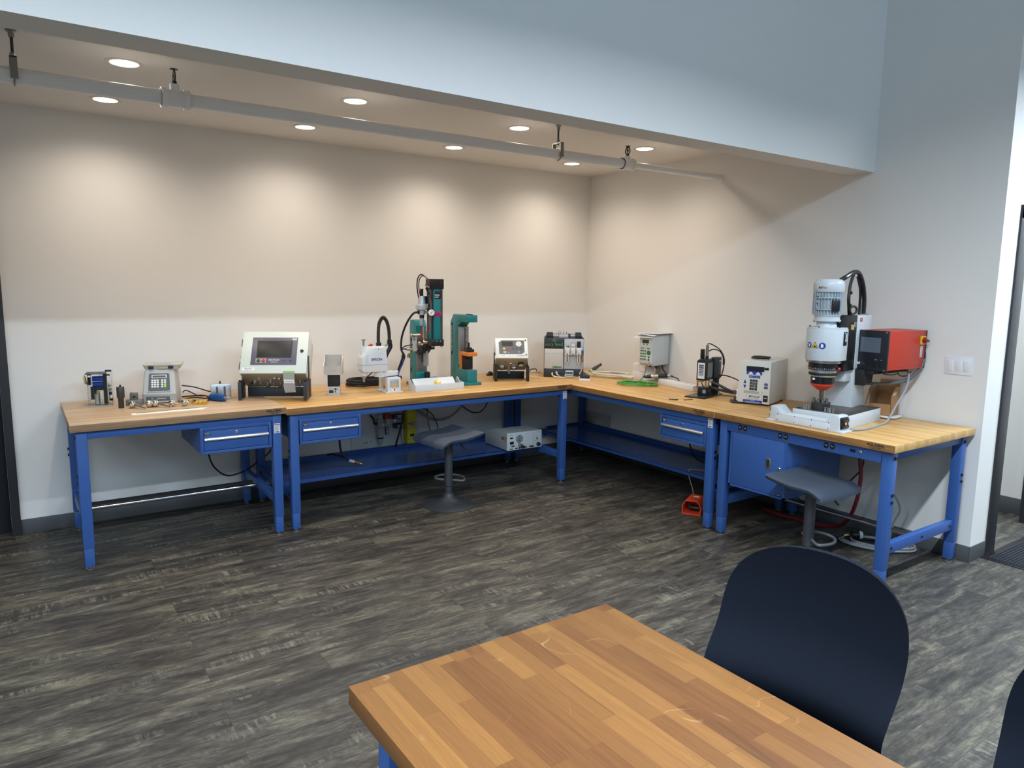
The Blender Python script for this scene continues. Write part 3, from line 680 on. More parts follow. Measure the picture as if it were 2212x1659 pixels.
MB(ME).bx(-.119, -.052, -.0046, -.0034, .076, .108).build('button_plate', mat('plate_grey', (160, 160, 164), .4), dr)
for x, m in ((-.101, mat('dark_green_button', (44, 84, 52), .4)), (-.068, mat('red_button', (206, 44, 48), .4))):
    MB(ME).lathe([(.0125, 0), (.0125, .003), (.0095, .004), (.0095, .008), (.007, .009)], (x, -.0044, .092), (0, -1, 0), 20).build('push_button', m, dr)
text('console_lettering', 'SENTINEL', .0135, ME @ F(.002, -.0043, .0965), INKW, dr, sx=1.25); text('console_lettering', 'SCIEMETRIC', .009, ME @ F(.002, -.0043, .081), INKW, dr)
MB(ME).bx(.055, .075, -.0046, -.004, .0885, .092).build('usb_port', BLK, dr); MB(ME).bx(.104, .117, -.0046, -.004, .087, .095).build('data_port', BLK, dr)
MB(ME).bx(.112, .140, -.0046, -.004, .250, .263).build('corner_badge', PAPER, dr); text('badge_lettering', 'CEC', .010, ME @ F(.126, -.0048, .2565), INKB, dr)
MB(ME).lathe([(.0115, 0), (.0115, .004), (.008, .005)], (.180, -.0003, .168), (0, -1, 0), 20).build('door_lock', BLK, dr)
MB(ME).bx(-.203, -.122, -.0012, -.0002, .020, .042).build('asset_label', PAPER, dr)
text('label_lettering', 'DEMO UNIT #', .0085, ME @ F(-.1625, -.0015, .0345), INKB, dr); text('label_lettering', 'SEMTEC ONLY', .0065, ME @ F(-.1625, -.0015, .0260), INKB, dr)
MU = ME @ T(0, 0, .0028)
up = MB(MU).bx(-W1/2+.006, W1/2-.006, .022, D1-.004, -.003, 0, .001).build('connector_panel', TAUPE, t)
def fitting(x, y, r, ln, m): return MB(MU).lathe([(r*1.25, 0), (r*1.25, -.004), (r, -.005), (r, -ln), (r*.6, -ln)], (x, y, -.003), (0, 0, 1), 16).build('port', m, up)
for x, y, r in ((-.14, .12, .013), (-.105, .075, .010), (-.105, .13, .010), (-.065, .165, .012), (-.035, .115, .012), (-.018, .135, .010), (.02, .165, .012), (.06, .125, .012), (.16, .125, .010)):
    fitting(x, y, r, .022, STEEL if r < .013 else CHROME)
for x, y in ((.0, .07), (.027, .08)): MB(MU).bx(x-.010, x+.010, y-.014, y+.014, -.016, -.002, .002).build('connector', STEEL, up)
MB(MU).bx(-.17, -.15, .135, .158, -.012, -.002, .001).build('socket', BLK, up)
MB(MU).bx(-W1/2+.015, W1/2-.03, D1-.016, D1-.006, -.016, -.002, .002).build('cable_bar', STEEL, t)
MB(MU).torus((-.01, D1-.010, -.028), .011, .0022, 18, 6, RY(90) @ RX(90)).build('ring_pull', CHROME, t)
# zip bag hanging on the console edge
pt = ME @ Vector((.105, -.002, .004)); Mt = Matrix.Translation((-3.243, -.545, HA)) @ RZ(-28); wp = Mt @ pt
t = thing('zip_bag', 'small clear bag of spare fittings hung by green tape on the pale console', 'bag', (wp.x, wp.y, wp.z), -28)
MB(RX(-tilt)).bx(-.037, .037, -.002, 0, -.012, .010, .0008).build('green_tape', mat('green_tape_bright', (112, 172, 58), .5), t)
BAGM = mat('clear_bag', (228, 228, 226), .2, var=.0, trans=.6, nscale=40)
b = MB(); b.ring_loft([[(x-.036+.0, y-.006, 0+z) for x, y, z in ((0, .002, .0), (.072, .002, 0), (.072, -.002, 0), (0, -.002, 0))], [(-.035, .010, -.06), (.037, .010, -.062), (.037, -.010, -.062), (-.035, -.010, -.06)], [(-.030, .010, -.115), (.042, .010, -.118), (.042, -.013, -.118), (-.030, -.013, -.115)], [(-.026, .001, -.138), (.044, .001, -.134), (.044, -.002, -.134), (-.026, -.002, -.138)]]); b.build('clear_pouch', BAGM, t)
lb = MB().prism([(-.031, -.046), (.036, -.048), (.038, -.072), (-.029, -.070)], -.0135, -.0125, 'y').build('write_on_band', PAPER, t)
text('bag_lettering', 'EXTRA CABLES', .008, F(.003, -.0139, -.060), INKB, lb)
for i, (x, a, ln) in enumerate(((-.012, -8, .045), (.010, 28, .05), (.026, 12, .03))): MB(T(x, -.001, -.098) @ RY(-a)).cyl((0, 0, -ln/2), (0, 0, ln/2), .0065, n=10).build('spare_fitting', DGREY, t)
for x, z in ((-.006, -.128), (.024, -.124)): MB().cyl((x, -.002, z), (x, -.002, z+.006), .0055, n=10).build('copper_end', mat('copper', (206, 140, 96), .3, .9), t)
# ------------------------------------------------------------------ things on bench B
# small tester with metal tray on top
t = thing('tray_feeder', 'small black and grey tester with open bare metal tray on its top', 'tester', (-2.812, -.508, HB), -27)
bs = MB().bx(-.042, .042, -.045, .045, 0, .064, .001).build('control_base', LGREY, t)
MB().bx(-.036, .036, -.0462, -.0448, .012, .058).build('front_plate', mat('silver_plate', (186, 190, 192), .35, .4), bs)
MB().bx(-.030, -.001, -.0475, -.046, .018, .038).build('display', BLK, bs); text('display_digits', '000', .010, F(-.0155, -.0478, .028), mat('dim_digits', (60, 62, 60), .5), bs)
MB().lathe([(.0068, 0), (.006, .006)], (.015, -.046, .046), (0, -1, 0), 16).build('dial', BLK, bs)
MB().lathe([(.004, 0), (.003, .004)], (.013, -.046, .027), (0, -1, 0), 12).build('toggle', BLK, bs); MB().lathe([(.004, 0), (.003, .004)], (.026, -.046, .028), (0, -1, 0), 12).build('indicator', PAPER, bs)
MB().bx(-.040, .040, -.043, .043, .064, .152, .001).build('black_body', BLKM, t)
b = MB()
for i in range(5): b.bx(.040, .0425, -.03, .03, .075+i*.015, .079+i*.015)
b.build('side_vent', BLK, t)
TIN = mat('bare_sheet_metal', (206, 200, 190), .4, .45, var=.12, nscale=25)
b = MB(); b.prism([(-.062, .150), (.062, .150), (.062, .154), (-.062, .154)], -.055, .055, 'y'); b.bx(-.063, .063, -.057, -.0555, .150, .215)
b.bx(-.063, .063, .060, .0615, .150, .285)
for x in (-.063, .0615): b.prism([(-.056, .150), (.061, .150), (.061, .285), (.02, .285), (-.056, .215)], x, x+.0015, 'x')
b.build('metal_tray', TIN, t)
for x in (-.015, .015): MB().cyl((x, -.057, .185), (x, -.0585, .185), .003, n=10).build('rivet', STEEL, t)
# scara robot
RW = mat('robot_white', (214, 218, 222), .35, var=.01)
t = thing('scara_robot', 'white four axis desktop robot arm with black corrugated hose and blue lettering', 'robot', (-2.392, -.545, HB), -3)
b = MB(); b.prism([(-.053, -.092), (.053, -.092), (.053, .092), (-.053, .092)], .010, .113, 'z', .006); bs = b.build('base', RW, t)
b = MB(); b.prism(rrect(.142, .205, .012, 3), 0, .011, 'z', .002); b.build('base_flange', RW, bs)
for x in (-.06, .06):
    for y in (-.085, .085): MB().cyl((x, y, .011), (x, y, .014), .005, n=10).build('bolt', DGREY, bs)
pl = MB().bx(-.037, .036, -.0945, -.0918, .040, .100, .001).build('cover_plate', mat('silver_plate', (186, 190, 192)), bs)
for x in (-.026, .025):
    for z in (.047, .078): MB().cyl((x, -.0944, z), (x, -.096, z), .0035, n=10).build('screw', STEEL, pl)
MB().prism([(-.014, .050), (.012, .050), (-.001, .072)], -.0958, -.0946, 'y').build('warning_triangle', YEL, pl)
text('warning_symbol', '!', .013, F(-.001, -.0960, .0575), INKB, pl)
st_ = MB().bx(-.020, .021, -.0925, -.0918, .014, .034).build('notice_label', PAPER, bs); MB().bx(-.020, .021, -.0930, -.0925, .030, .034).build('notice_band', mat('orange_band', (206, 96, 44), .5), st_); MB().bx(-.004, .007, -.0930, -.0925, .016, .025).build('notice_symbol', INKB, st_)
MB().bx(-.0545, -.0525, -.055, .03, .022, .092).build('side_label', mat('beige_label', (196, 186, 172), .5), bs)
MB().bx(-.0550, -.0545, -.050, -.012, .028, .048).build('side_mark', mat('orange_band', (206, 96, 44)), bs)
# lower arm: from the base axis to the left
J1 = Vector((.020, .01)); J2 = Vector((-.093, -.04))
def capsule(a, b_, ra, rb, n=10):
    d = (b_-a); an = math.atan2(d.y, d.x); out = []
    for i in range(n+1): q = an+math.pi/2+math.pi*i/n; out.append((a.x+ra*math.cos(q), a.y+ra*math.sin(q)))
    for i in range(n+1): q = an-math.pi/2+math.pi*i/n; out.append((b_.x+rb*math.cos(q), b_.y+rb*math.sin(q)))
    return out
b = MB(); b.prism(capsule(J1, J2, .052, .044), .120, .152, 'z', .003); a1 = b.build('lower_arm', RW, t)
MB().cyl((J1.x, J1.y, .108), (J1.x, J1.y, .122), .045, n=28).build('joint_collar', DGREY, a1)
MB().cyl((J2.x, J2.y, .150), (J2.x, J2.y, .166), .040, n=28).build('joint_collar', RW, a1)
b = MB(); b.lathe([(.010, 0), (.010, .002)], (J1.x+.02, J1.y, .152), n=14); b.build('arm_cap', MGREY, a1)
text('arm_lettering', '3-AXIS', .006, T(J2.x-.01, J2.y-.0445, .136) @ RX(90), mat('grey_ink', (120, 124, 128), .6), a1)
# upper arm housing: front silhouette extruded in depth and rounded
ZA = .160
sil = [(-.245, ZA+.012), (-.232, ZA), (-.058, ZA), (-.048, ZA+.010), (-.050, ZA+.058), (-.060, ZA+.176), (-.068, ZA+.186), (-.190, ZA+.186), (-.203, ZA+.180), (-.222, ZA+.142), (-.246, ZA+.110)]
b = MB(); b.prism(sil, -.095, .015, 'y', .009); ua = b.build('upper_arm_housing', RW, t)
MB().bx(-.2465, -.0475, -.0962, .0162, ZA+.0535, ZA+.0555).build('housing_seam', MGREY, ua)
MB().bx(-.205, -.2035, -.0957, -.0945, ZA+.06, ZA+.13).build('housing_groove', MGREY, ua); MB().bx(-.215, -.2135, -.0957, -.0945, ZA+.06, ZA+.12).build('housing_groove', MGREY, ua)
text('maker_lettering', 'EPSON', .0265, F(-.135, -.0957, ZA+.092), mat('navy_ink', (24, 44, 122), .6), ua, bold=.0005, sx=1.02)
wl = MB().bx(-.160, -.108, -.0957, -.0950, ZA+.158, ZA+.176).build('warning_label', PAPER, ua); text('label_lettering', '\u25b2', .010, F(-.122, -.0961, ZA+.168), INKB, wl); text('label_lettering', '!', .009, F(-.146, -.0961, ZA+.167), mat('grey_ink', (120, 124, 128)), wl)
MB().cyl((-.218, -.035, ZA+.10), (-.218, -.035, ZA+.188), .0215, n=24).build('spindle_housing', RW, t)
sp = MB().cyl((-.215, -.040, .085), (-.215, -.040, ZA+.235), .0078, n=16).build('spindle', STEEL, t)
b = MB(); b.cyl((-.215, -.040, ZA+.229), (-.215, -.040, ZA+.238), .0145, n=20); b.cyl((-.215, -.040, .112), (-.215, -.040, .121), .0145, n=20); b.build('spindle_collar', STEEL, sp)
MB().lathe([(.029, 0), (.027, -.014), (.019, -.030), (.016, -.031)], (-.215, -.040, ZA)).build('spindle_nose', RW, t)
eb = MB().lathe([(.012, 0), (.014, .004), (.014, .010), (.009, .016), (0, .017)], (-.155, -.03, ZA+.186), n=20).build('red_cap', RED, t, label='red domed cap')
MB().cyl((-.17, -.03, ZA+.184), (-.17, -.03, ZA+.196), .008, n=14).build('air_fitting', BRASS, t)
def corr(pts, r, n=10, k=40, amp=.0012):
    L_ = 0
    return MB().tube(pts, (lambda u: r+amp*math.sin(u*420)), n, k)
HOSE = mat('corrugated_black', (24, 24, 25), .55)
hp = [(-.095, -.03, ZA+.186), (-.097, -.03, ZA+.25), (-.086, -.02, ZA+.345), (-.050, -.005, ZA+.392), (-.012, .015, ZA+.362), (.010, .03, ZA+.295), (.016, .035, ZA+.215)]
hz = corr(hp, .0125, 12, 60).build('umbilical_hose', HOSE, t)
MB().lathe([(.019, 0), (.019, .024), (.014, .028)], (-.095, -.03, ZA+.184), n=20).build('hose_gland', BLK, hz)
MB().cyl((.016, .035, ZA+.19), (.016, .035, ZA+.222), .018, n=18).build('hose_gland', BLK, hz)
b = MB(); b.tube([(.017, .035, ZA+.20), (.022, .035, ZA+.168), (.0, .038, ZA+.125), (-.020, .04, ZA+.07), (-.020, .04, ZA+.02), (-.016, .042, .135)], lambda u: .018-.008*u, 12, 8); b.build('elbow_duct', BLK, t)
MB().bx(-.020, .004, .028, .036, ZA+.178, ZA+.190, .001).build('duct_clip', MGREY, t)
# coil of robot cable behind it
b = MB(); pts = []
rr = random.Random(3)
for i in range(150):
    a = i*.42; lay = i/150
    pts.append((math.cos(a)*(.125+.02*rr.random())*1.25, math.sin(a)*(.095+.018*rr.random()), .008+.048*lay+.004*rr.random()))
b.tube(pts, .0075, 7, 2)
o = b.build('cable_coil', CBL); o.location = (-2.415, -.20, HB); tag(o, 'thick coil of black cable heaped behind the white robot', 'cable')
cable('robot_lead', 'single black lead rising from the coil to the white robot arm', [(-2.50, -.30, HB+.05), (-2.535, -.36, HB+.055), (-2.53, -.42, HB+.09), (-2.51, -.47, HB+.13), (-2.495, -.50, HB+.155)], .0042)
# ---- teal frames
SLIDE = mat('ground_steel', (150, 142, 136), .4, .7, var=.08, nscale=14)
def strip_text(t, s, y, zt, zb, x):
    pl = MB().bx(x-.0012, x, y-.011, y+.011, zb, zt).build('name_strip', BLKM, t)
    # reads from bottom to top on the side facing -x
    n = len(s); M = T(x-.0014, y, (zt+zb)/2) @ RZ(-90) @ RX(90) @ RZ(90)
    text('strip_lettering', s, .019, M, INKW, pl, sx=(zt-zb)*.94/(n*.0132))
t = thing('c_frame', 'teal open C frame with orange L bracket and black die, without a cylinder', 'press frame', (-1.672, -.440, HB), -4)
prof = [(-.135, .022), (-.135, .118), (.015, .118), (.038, .130), (.045, .155), (.045, .462), (-.010, .503), (-.135, .503), (-.135, .560), (.125, .560), (.178, .500), (.178, .022)]
b = MB(); b.prism([(y, z) for y, z in prof], -.044, .044, 'x', .003); b.build('frame', TEAL, t)
b = MB(); b.bx(-.071, .071, -.160, .195, 0, .022, .003); b.build('base_plate', TEAL, t)
b = MB(); b.bx(-.042, .042, .014, .047, .150, .462, .001); b.build('slide_plate', SLIDE, t)
MB().bx(.004, .012, .0115, .0142, .17, .455).build('slide_groove', DGREY, t)
for z in (.27, .33, .385, .435): MB().cyl((.022, .0142, z), (.022, .0128, z), .0042, n=12).build('hole', BLK, t)
MB().bx(-.043, .043, -.134, .014, .1175, .1195).build('machined_pad', SLIDE, t)
ob = MB(); ob.bx(-.043, .043, -.138, .012, .232, .262, .0015); ob.bx(-.043, .043, -.012, .013, .119, .262, .001); ob = ob.build('l_bracket', ORANGE, t)
b = MB(); b.bx(-.030, .042, -.060, -.013, .121, .232, .001); b.build('bracket_web', BLKM, t)
for x in (-.012, .022):
    for z in (.15, .178, .206): MB().cyl((x, -.0598, z), (x, -.0612, z), .0045, n=12).build('cap_screw', BLK, t)
b = MB(); b.bx(-.028, .030, -.108, -.040, .262, .286, .002); b.build('die_block', BLK, t)
b = MB(); b.bx(-.016, .018, -.092, -.056, .286, .298, .001); b.cyl((-.002, -.074, .298), (-.002, -.074, .338), .008, n=18); b.build('die_holder', BLK, t)
MB().bx(.001, .005, -.0825, -.0805, .306, .330).build('die_flat', STEEL, t)
for y in (-.105, -.055): MB().prism(rrect(.032, .026, .01, 3, 0, y), .560, .5665, 'z').build('top_pad', BLK, t)
MB().cyl((-.0438, .015, .512), (-.0452, .015, .512), .006, n=12).build('tapped_hole', BLK, t)
strip_text(t, 'TOX\u00ae PRESSOTECHNIK', .150, .490, .225, -.0441)
# toggle press with vertical cylinder
NI = mat('nickel_fitting', (196, 182, 156), .25, 1.0)
t = thing('pneumatic_press', 'tall teal and black pneumatic press with gauge, regulator and looping hoses', 'press', (-2.050, -.345, HB), -3)
prof = [(-.060, .02), (-.060, .120), (-.056, .475), (-.03, .52), (.050, .52), (.062, .475), (.062, .02)]
b = MB(); b.prism(prof, -.044, .050, 'x', .003); b.build('column', TEAL, t)
MB().bx(-.066, .060, -.21, .085, 0, .022, .003).build('base_plate', TEAL, t)
MB().bx(-.060, .135, -.215, -.06, .022, .066, .002).build('bolster', TEAL, t)
MB().bx(-.046, .046, -.092, -.058, .066, .118, .001).build('throat_block', TEAL, t)
b = MB(); b.bx(-.042, .042, -.078, -.058, .120, .42, .001); b.build('slide_plate', SLIDE, t)
MB().bx(-.006, .010, -.0795, -.0775, .19, .40).build('slide_groove', DGREY, t)
hb = MB(); hb.prism([(-.060, .255), (-.10, .255), (-.155, .295), (-.215, .300), (-.215, .335), (-.17, .337), (-.17, .37), (-.060, .37)], -.045, .045, 'x', .002); hb = hb.build('head_bracket', BLK, t)
hx = Vector((0, -.15))
MB().cyl((hx.x, hx.y, .168), (hx.x, hx.y, .272), .0215, n=6).build('hex_ram', mat('satin_steel', (176, 178, 182), .4, .8), t)
MB().cyl((hx.x, hx.y, .271), (hx.x, hx.y, .284), .014, n=18).build('ram_neck', STEEL, t)
MB().cyl((hx.x+.01, hx.y+.0, .066), (hx.x+.01, hx.y, .118), .0225, n=24).build('anvil', BLK, t)
cx, cy = .017, -.275
oct_ = [(cx+.043*a, cy+.043*b_) for a, b_ in ((1, .55), (.55, 1), (-.55, 1), (-1, .55), (-1, -.55), (-.55, -1), (.55, -1), (1, -.55))]
cyl = MB(); cyl.prism(oct_, .380, .772, 'z', .002); cyl = cyl.build('cylinder', TEAL, t)
MB().bx(cx-.052, cx+.052, cy-.052, cy+.052, .335, .385, .003).build('lower_head', BLK, t)
MB().bx(cx-.052, cx+.052, cy-.052, cy+.052, .765, .840, .003).build('upper_head', BLK, t)
for x in (-.040, .040):
    for y in (-.040, .040): MB().cyl((cx+x, cy+y, .385), (cx+x, cy+y, .768), .0065, n=10).build('tie_rod', BLK if x*y > 0 else DGREY, t)
b = MB(); b.bx(cx-.0435, cx+.0435, cy-.0445, cy+.02, .560, .598, .001); bd = b.build('magenta_band', mat('magenta_band', (168, 40, 92), .45), cyl)
MB().cyl((cx+.012, cy-.0444, .579), (cx+.012, cy-.0458, .579), .004, n=12).build('band_screw', BLK, bd)
pl = MB().bx(cx-.022, cx+.030, cy-.0446, cy-.0435, .690, .752).build('name_plate', BLK, cyl)
text('plate_lettering', 'TOX', .019, F(cx-.002, cy-.0451, .718), INKW, pl, bold=.0004); text('plate_lettering', 'PRESSOTECHNIK', .0045, F(cx-.0, cy-.0451, .744), mat('teal_ink', (70, 170, 170), .5), pl)
MB().bx(cx-.020, cx+.010, cy-.0451, cy-.0446, .702, .7055).build('plate_rule', INKW, pl)
for x in (-.018, .022): MB().cyl((cx+x, cy-.0515, .812), (cx+x, cy-.053, .812), .006, n=12).build('port_plug', DGREY, t)
for x in (-.008, .022): MB().cyl((cx+x, cy-.0515, .372), (cx+x, cy-.0535, .372), .006, n=12).build('port_plug', STEEL, t)
for x in (-.035, .040): MB().cyl((cx+x, cy-.035, .327), (cx+x, cy-.035, .336), .010, n=12).build('head_nut', STEEL, t)
# filter regulator to the left of the cylinder
rx, ry = -.075, -.24
rg = MB(); rg.lathe([(.0, .568), (.024, .570), (.026, .60), (.044, .610), (.046, .630), (.046, .642), (.030, .652), (.024, .700), (.022, .712), (.0, .713)], (rx, ry, 0), n=26); rg = rg.build('regulator', mat('die_cast_grey', (186, 190, 194), .4, .3), t)
MB().cyl((rx, ry, .712), (rx, ry, .765), .0125, n=18).build('adjust_knob', BLK, rg)
MB().cyl((rx, ry, .545), (rx, ry, .572), .018, n=18).build('bowl_collar', BLK, rg)
MB().lathe([(.0165, .545), (.0165, .505), (.010, .488), (.0, .486)], (rx, ry, 0), n=20).build('bowl', mat('smoky_bowl', (160, 170, 186), .2), rg)
g = MB().lathe([(.026, 0), (.028, .004), (.028, .026), (.025, .028)], (rx+.040, ry-.085, .590), (-.45, -1, 0), 26).build('pressure_gauge', BLK, t); MB().cyl((rx+.01, ry-.02, .590), (rx+.038, ry-.08, .590), .009, n=12).build('gauge_stem', NI, t)
gd = Vector((-.25, -1, 0)).normalized()
MB().lathe([(.0235, .0285), (.0235, .0292)], (rx+.040, ry-.085, .590), (-.45, -1, 0), 26).build('dial_face', PAPER, g)
MG = T(rx+.040, ry-.085, .590) @ RZ(-24) @ T(0, -.0302, 0)
MB(MG @ RY(35)).bx(-.0014, .0014, -.0006, 0, -.016, .014).build('needle', INKB, g)
# manifold, valves and silencers
for x, y, z0_, z1_, r in ((-.095, -.15, .28, .36, .011), (-.045, -.215, .37, .48, .011), (-.02, -.23, .345, .39, .012)): MB().cyl((x, y, z0_), (x, y, z1_), r, n=14).build('fitting', NI, t)
for p0, p1, r in (((-.118, -.15, .41), (-.045, -.17, .41), .009), ((-.05, -.19, .40), (.0, -.21, .40), .009), ((-.062, -.235, .362), (.0, -.25, .362), .013), ((-.16, -.14, .305), (-.07, -.15, .298), .0125), ((-.08, -.19, .345), (-.05, -.21, .34), .010), ((-.105, -.16, .37), (-.105, -.16, .40), .010)): MB().cyl(p0, p1, r, n=14).build('fitting', NI, t)
for x, y, z, r in ((-.12, -.15, .41, .013), (.004, -.26, .362, .017), (-.075, -.20, .352, .015)): MB().ball((x, y, z), r, 14).build('ball_fitting', NI, t)
MB().bx(-.110, -.082, -.165, -.135, .285, .395, .004).build('valve_body', mat('clear_valve_grey', (190, 190, 184), .35), t)
MB().bx(-.075, -.025, -.20, -.12, .27, .31, .004).build('valve_block', BLK, t)
MB().cyl((-.025, -.21, .385), (-.025, -.21, .445), .010, n=14).build('silencer', mat('smoky_bowl', (160, 170, 186)), t)
MB().lathe([(.012, 0), (.012, .03), (.008, .034)], (-.14, -.13, .235), (.3, 0, 1), 14).build('silencer', mat('bronze_silencer', (150, 128, 90), .5, .7), t)
RT = mat('red_tube', (150, 28, 34), .35); BT = mat('blue_tube', (40, 62, 130), .4)
def tb(nm, pts, r, m): MB().tube(pts, r, 8, 8).build(nm, m, t)
tb('hose', [(rx-.02, ry+.01, .69), (rx-.038, ry, .78), (rx-.03, ry, .845), (rx+.0, ry, .872), (cx-.052, cy, .835)], .005, BLK)
tb('hose', [(rx-.012, ry-.01, .69), (rx-.028, ry-.01, .78), (rx-.02, ry-.01, .838), (rx+.012, ry-.01, .862), (cx-.060, cy-.03, .81), (cx-.058, cy-.04, .72), (cx-.056, cy-.04, .66)], .0042, mat('dark_red_tube', (84, 26, 30), .4))
tb('hose', [(cx-.054, cy-.035, .74), (cx-.052, cy-.045, .64), (cx-.060, cy-.055, .52), (cx-.085, cy-.055, .425)], .0045, RT)
tb('hose', [(-.06, -.20, .49), (-.062, -.20, .44), (-.058, -.205, .375)], .005, RT)
tb('hose', [(cx-.06, cy+.03, .77), (cx-.048, cy-.03, .70), (cx-.042, cy-.04, .62), (cx-.04, cy-.02, .54)], .005, BLK)
MB().bx(rx+.028, rx+.052, ry+.0, ry+.02, .64, .71, .002).build('black_block', BLKM, t)
MB().cyl((rx+.035, ry-.03, .622), (rx+.035, ry-.03, .655), .009, n=12).build('fitting', NI, t)
MB().ball((rx+.022, ry-.03, .795), .009, 12).build('ball_fitting', NI, t)
MB().cyl((rx+.026, ry-.03, .79), (cx-.05, cy-.02, .775), .005, n=10).build('fitting', STEEL, t)
MB().cyl((rx-.035, ry, .588), (rx-.022, ry, .590), .013, n=12).build('elbow', BLK, t)
tb('air_line', [(rx-.03, ry, .592), (rx-.065, ry+.02, .575), (rx-.105, ry+.05, .50), (rx-.13, ry+.08, .40), (rx-.132, ry+.09, .31), (rx-.112, ry+.10, .26), (rx-.122, ry+.12, .20), (rx-.148, ry+.13, .12), (rx-.155, ry+.14, .05), (rx-.15, ry+.16, .008)], .008, BLK)
tb('air_line', [(-.07, -.15, .285), (-.13, -.13, .298), (-.196, -.13, .300), (-.17, -.13, .25), (-.185, -.12, .19), (-.215, -.115, .12), (-.222, -.11, .05), (-.215, -.09, .008)], .006, BT)
tb('air_line', [(-.09, -.15, .335), (-.14, -.14, .332), (-.18, -.14, .322), (-.205, -.14, .30)], .0045, BLK)
for z, x in ((.245, -.193), (.085, -.220)): MB().cyl((x, -.13, z), (x+.02, -.13, z), .013, n=12).build('cable_tie', BLK, t)
strip_text(t, 'TOX\u00ae PRESSOTECHNIK', .030, .375, .105, -.0441)
# white tray with yellow push button
TRW = mat('powder_white', (208, 214, 218), .4, var=.01)
t = thing('button_console', 'low white trough shaped console with a yellow palm button before the presses', 'console', (-2.050, -.650, HB), -2)
Lt = .41; q = .003
b = MB(); b.bx(-Lt/2, Lt/2, -.065, -.062, 0, .052, .001)
b.prism([(.062, 0), (.065, 0), (.065, .083), (.0, .022), (-.062, .022), (-.062, .019), (.0, .019), (.062, .078)], -Lt/2+.03, Lt/2-.03, 'x')
b.build('trough', TRW, t)
for s_ in (-1, 1):
    prf = [(-.065, 0), (.065, 0), (.065, .070), (.058, .080), (.040, .084), (.025, .078), (.012, .060), (-.02, .054), (-.050, .052), (-.062, .045)]
    b = MB(); b.prism(prf, s_*Lt/2-(.0015 if s_ > 0 else -.0015)-.0015, s_*Lt/2+.0015-(.0015 if s_ > 0 else -.0015), 'x'); b.build('end_plate', TRW, t)
bt = MB().lathe([(.0285, 0), (.0285, .010), (.025, .014), (.018, .014)], (.020, .022, .043), (0, -.66, .75), 28).build('button_ring', YEL, t)
MB().lathe([(.0175, .010), (.0175, .018), (.013, .023), (.0, .0245)], (.020, .022, .043), (0, -.66, .75), 24).build('palm_button', mat('pale_yellow', (236, 216, 150), .35), bt)
MB().lathe([(.008, .0240), (.007, .0262), (.0, .0264)], (.020, .022, .043), (0, -.66, .75), 20).build('button_cap', PAPER, bt)
# small black wedge by the wall
t = thing('cable_cover', 'tiny black wedge shaped cover by the back wall left of the smaller tilted tester', 'cover', (-1.235, -.14, HB), 0)
MB().prism([(-.028, 0), (.028, 0), (.026, .022), (.012, .038), (.0, .036), (-.026, .008)], -.018, .018, 'y', .003).build('body', BLK, t)
# smaller leak tester
t = thing('leak_tester', 'smaller pale tester with grey keypad face tilted on a black stand', 'tester', (-1.235, -.475, HB), -29)
W1, H1, D1, tilt = .272, .192, .22, 34
stand(t, .29, .20, .125, BLKM, .23)
ME = T(0, -.085, .197) @ RX(-tilt)
b = MB(ME); b.bx(-W1/2, W1/2, .018, D1, .002, H1-.002, .003); b.build('enclosure', PALE, t)
dr = MB(ME).bx(-W1/2-.002, W1/2+.002, 0, .0175, 0, H1, .005).build('lid', mat('lid_white', (222, 228, 224), .4), t)
MB(ME).prism([(-.106, .038), (.085, .038), (.108, .058), (.108, .168), (-.085, .168), (-.108, .148)], -.0016, .0002, 'y').build('keypad_face', mat('keypad_grey', (96, 99, 104), .45), dr)
MB(ME).bx(-.082, .010, -.0028, -.0015, .112, .156).build('display', BENCHW, dr)
kd = MB(ME).lathe([(.0245, 0), (.0245, .001)], (.061, -.0016, .134), (0, -1, 0), 28).build('cursor_pad', PAPER, dr)
for dx, dy, s_ in ((0, .012, '\u25b2'), (0, -.012, '\u25bc'), (-.013, 0, '\u25c4'), (.013, 0, '\u25ba')): text('pad_arrow', s_, .009, ME @ F(.061+dx, -.0030, .134+dy), INKB, kd)
for x, m in ((-.065, mat('lime_button', (186, 200, 70), .4)), (-.034, mat('red_button', (206, 44, 48)))): MB(ME).lathe([(.0115, 0), (.0105, .002), (0, .003)], (x, -.0016, .0875), (0, -1, 0), 20).build('push_button', m, dr)
for x, s_ in ((.012, '\u2302'), (.043, '\u2611'), (.078, '\u21bb')):
    k_ = MB(ME).prism(rrect(.018, .014, .003, 3, x, .086), -.0022, -.0014, 'y').build('soft_key', mat('key_dark', (70, 72, 76), .5), dr)
text('model_lettering', 'I28', .020, ME @ F(-.060, -.0018, .0545), INKW, dr, bold=.0005); text('model_lettering', '.air', .011, ME @ F(-.026, -.0018, .0525), INKW, dr)
MB(ME).bx(.055, .066, -.0022, -.0014, .055, .059).build('port_mark', PAPER, dr)
for z in (.030, .170): MB(ME).lathe([(.0065, 0), (.006, .003)], (.121, -.0003, z), (0, -1, 0), 16).build('lid_screw', BLK, dr)
text('maker_lettering', 'INC SCIEMETRIC', .0085, ME @ F(.075, -.0004, .020), INKB, dr)
lb = MB(ME).bx(-.104, -.038, -.001, -.0002, .008, .030).build('asset_label', PAPER, dr); text('label_lettering', 'SEMTEC', .0085, ME @ F(-.071, -.0013, .0195), mat('red_ink', (190, 60, 70), .6), lb)
MB(ME).bx(-W1/2-.008, -W1/2-.002, .01, .03, -.004, .03, .002).build('side_latch', WHITE, t)
MU = ME @ T(0, 0, .0018)
up = MB(MU).bx(-W1/2+.004, W1/2-.004, .020, D1-.002, -.003, 0, .001).build('connector_panel', mat('khaki_panel', (166, 160, 136), .45, .2), t)
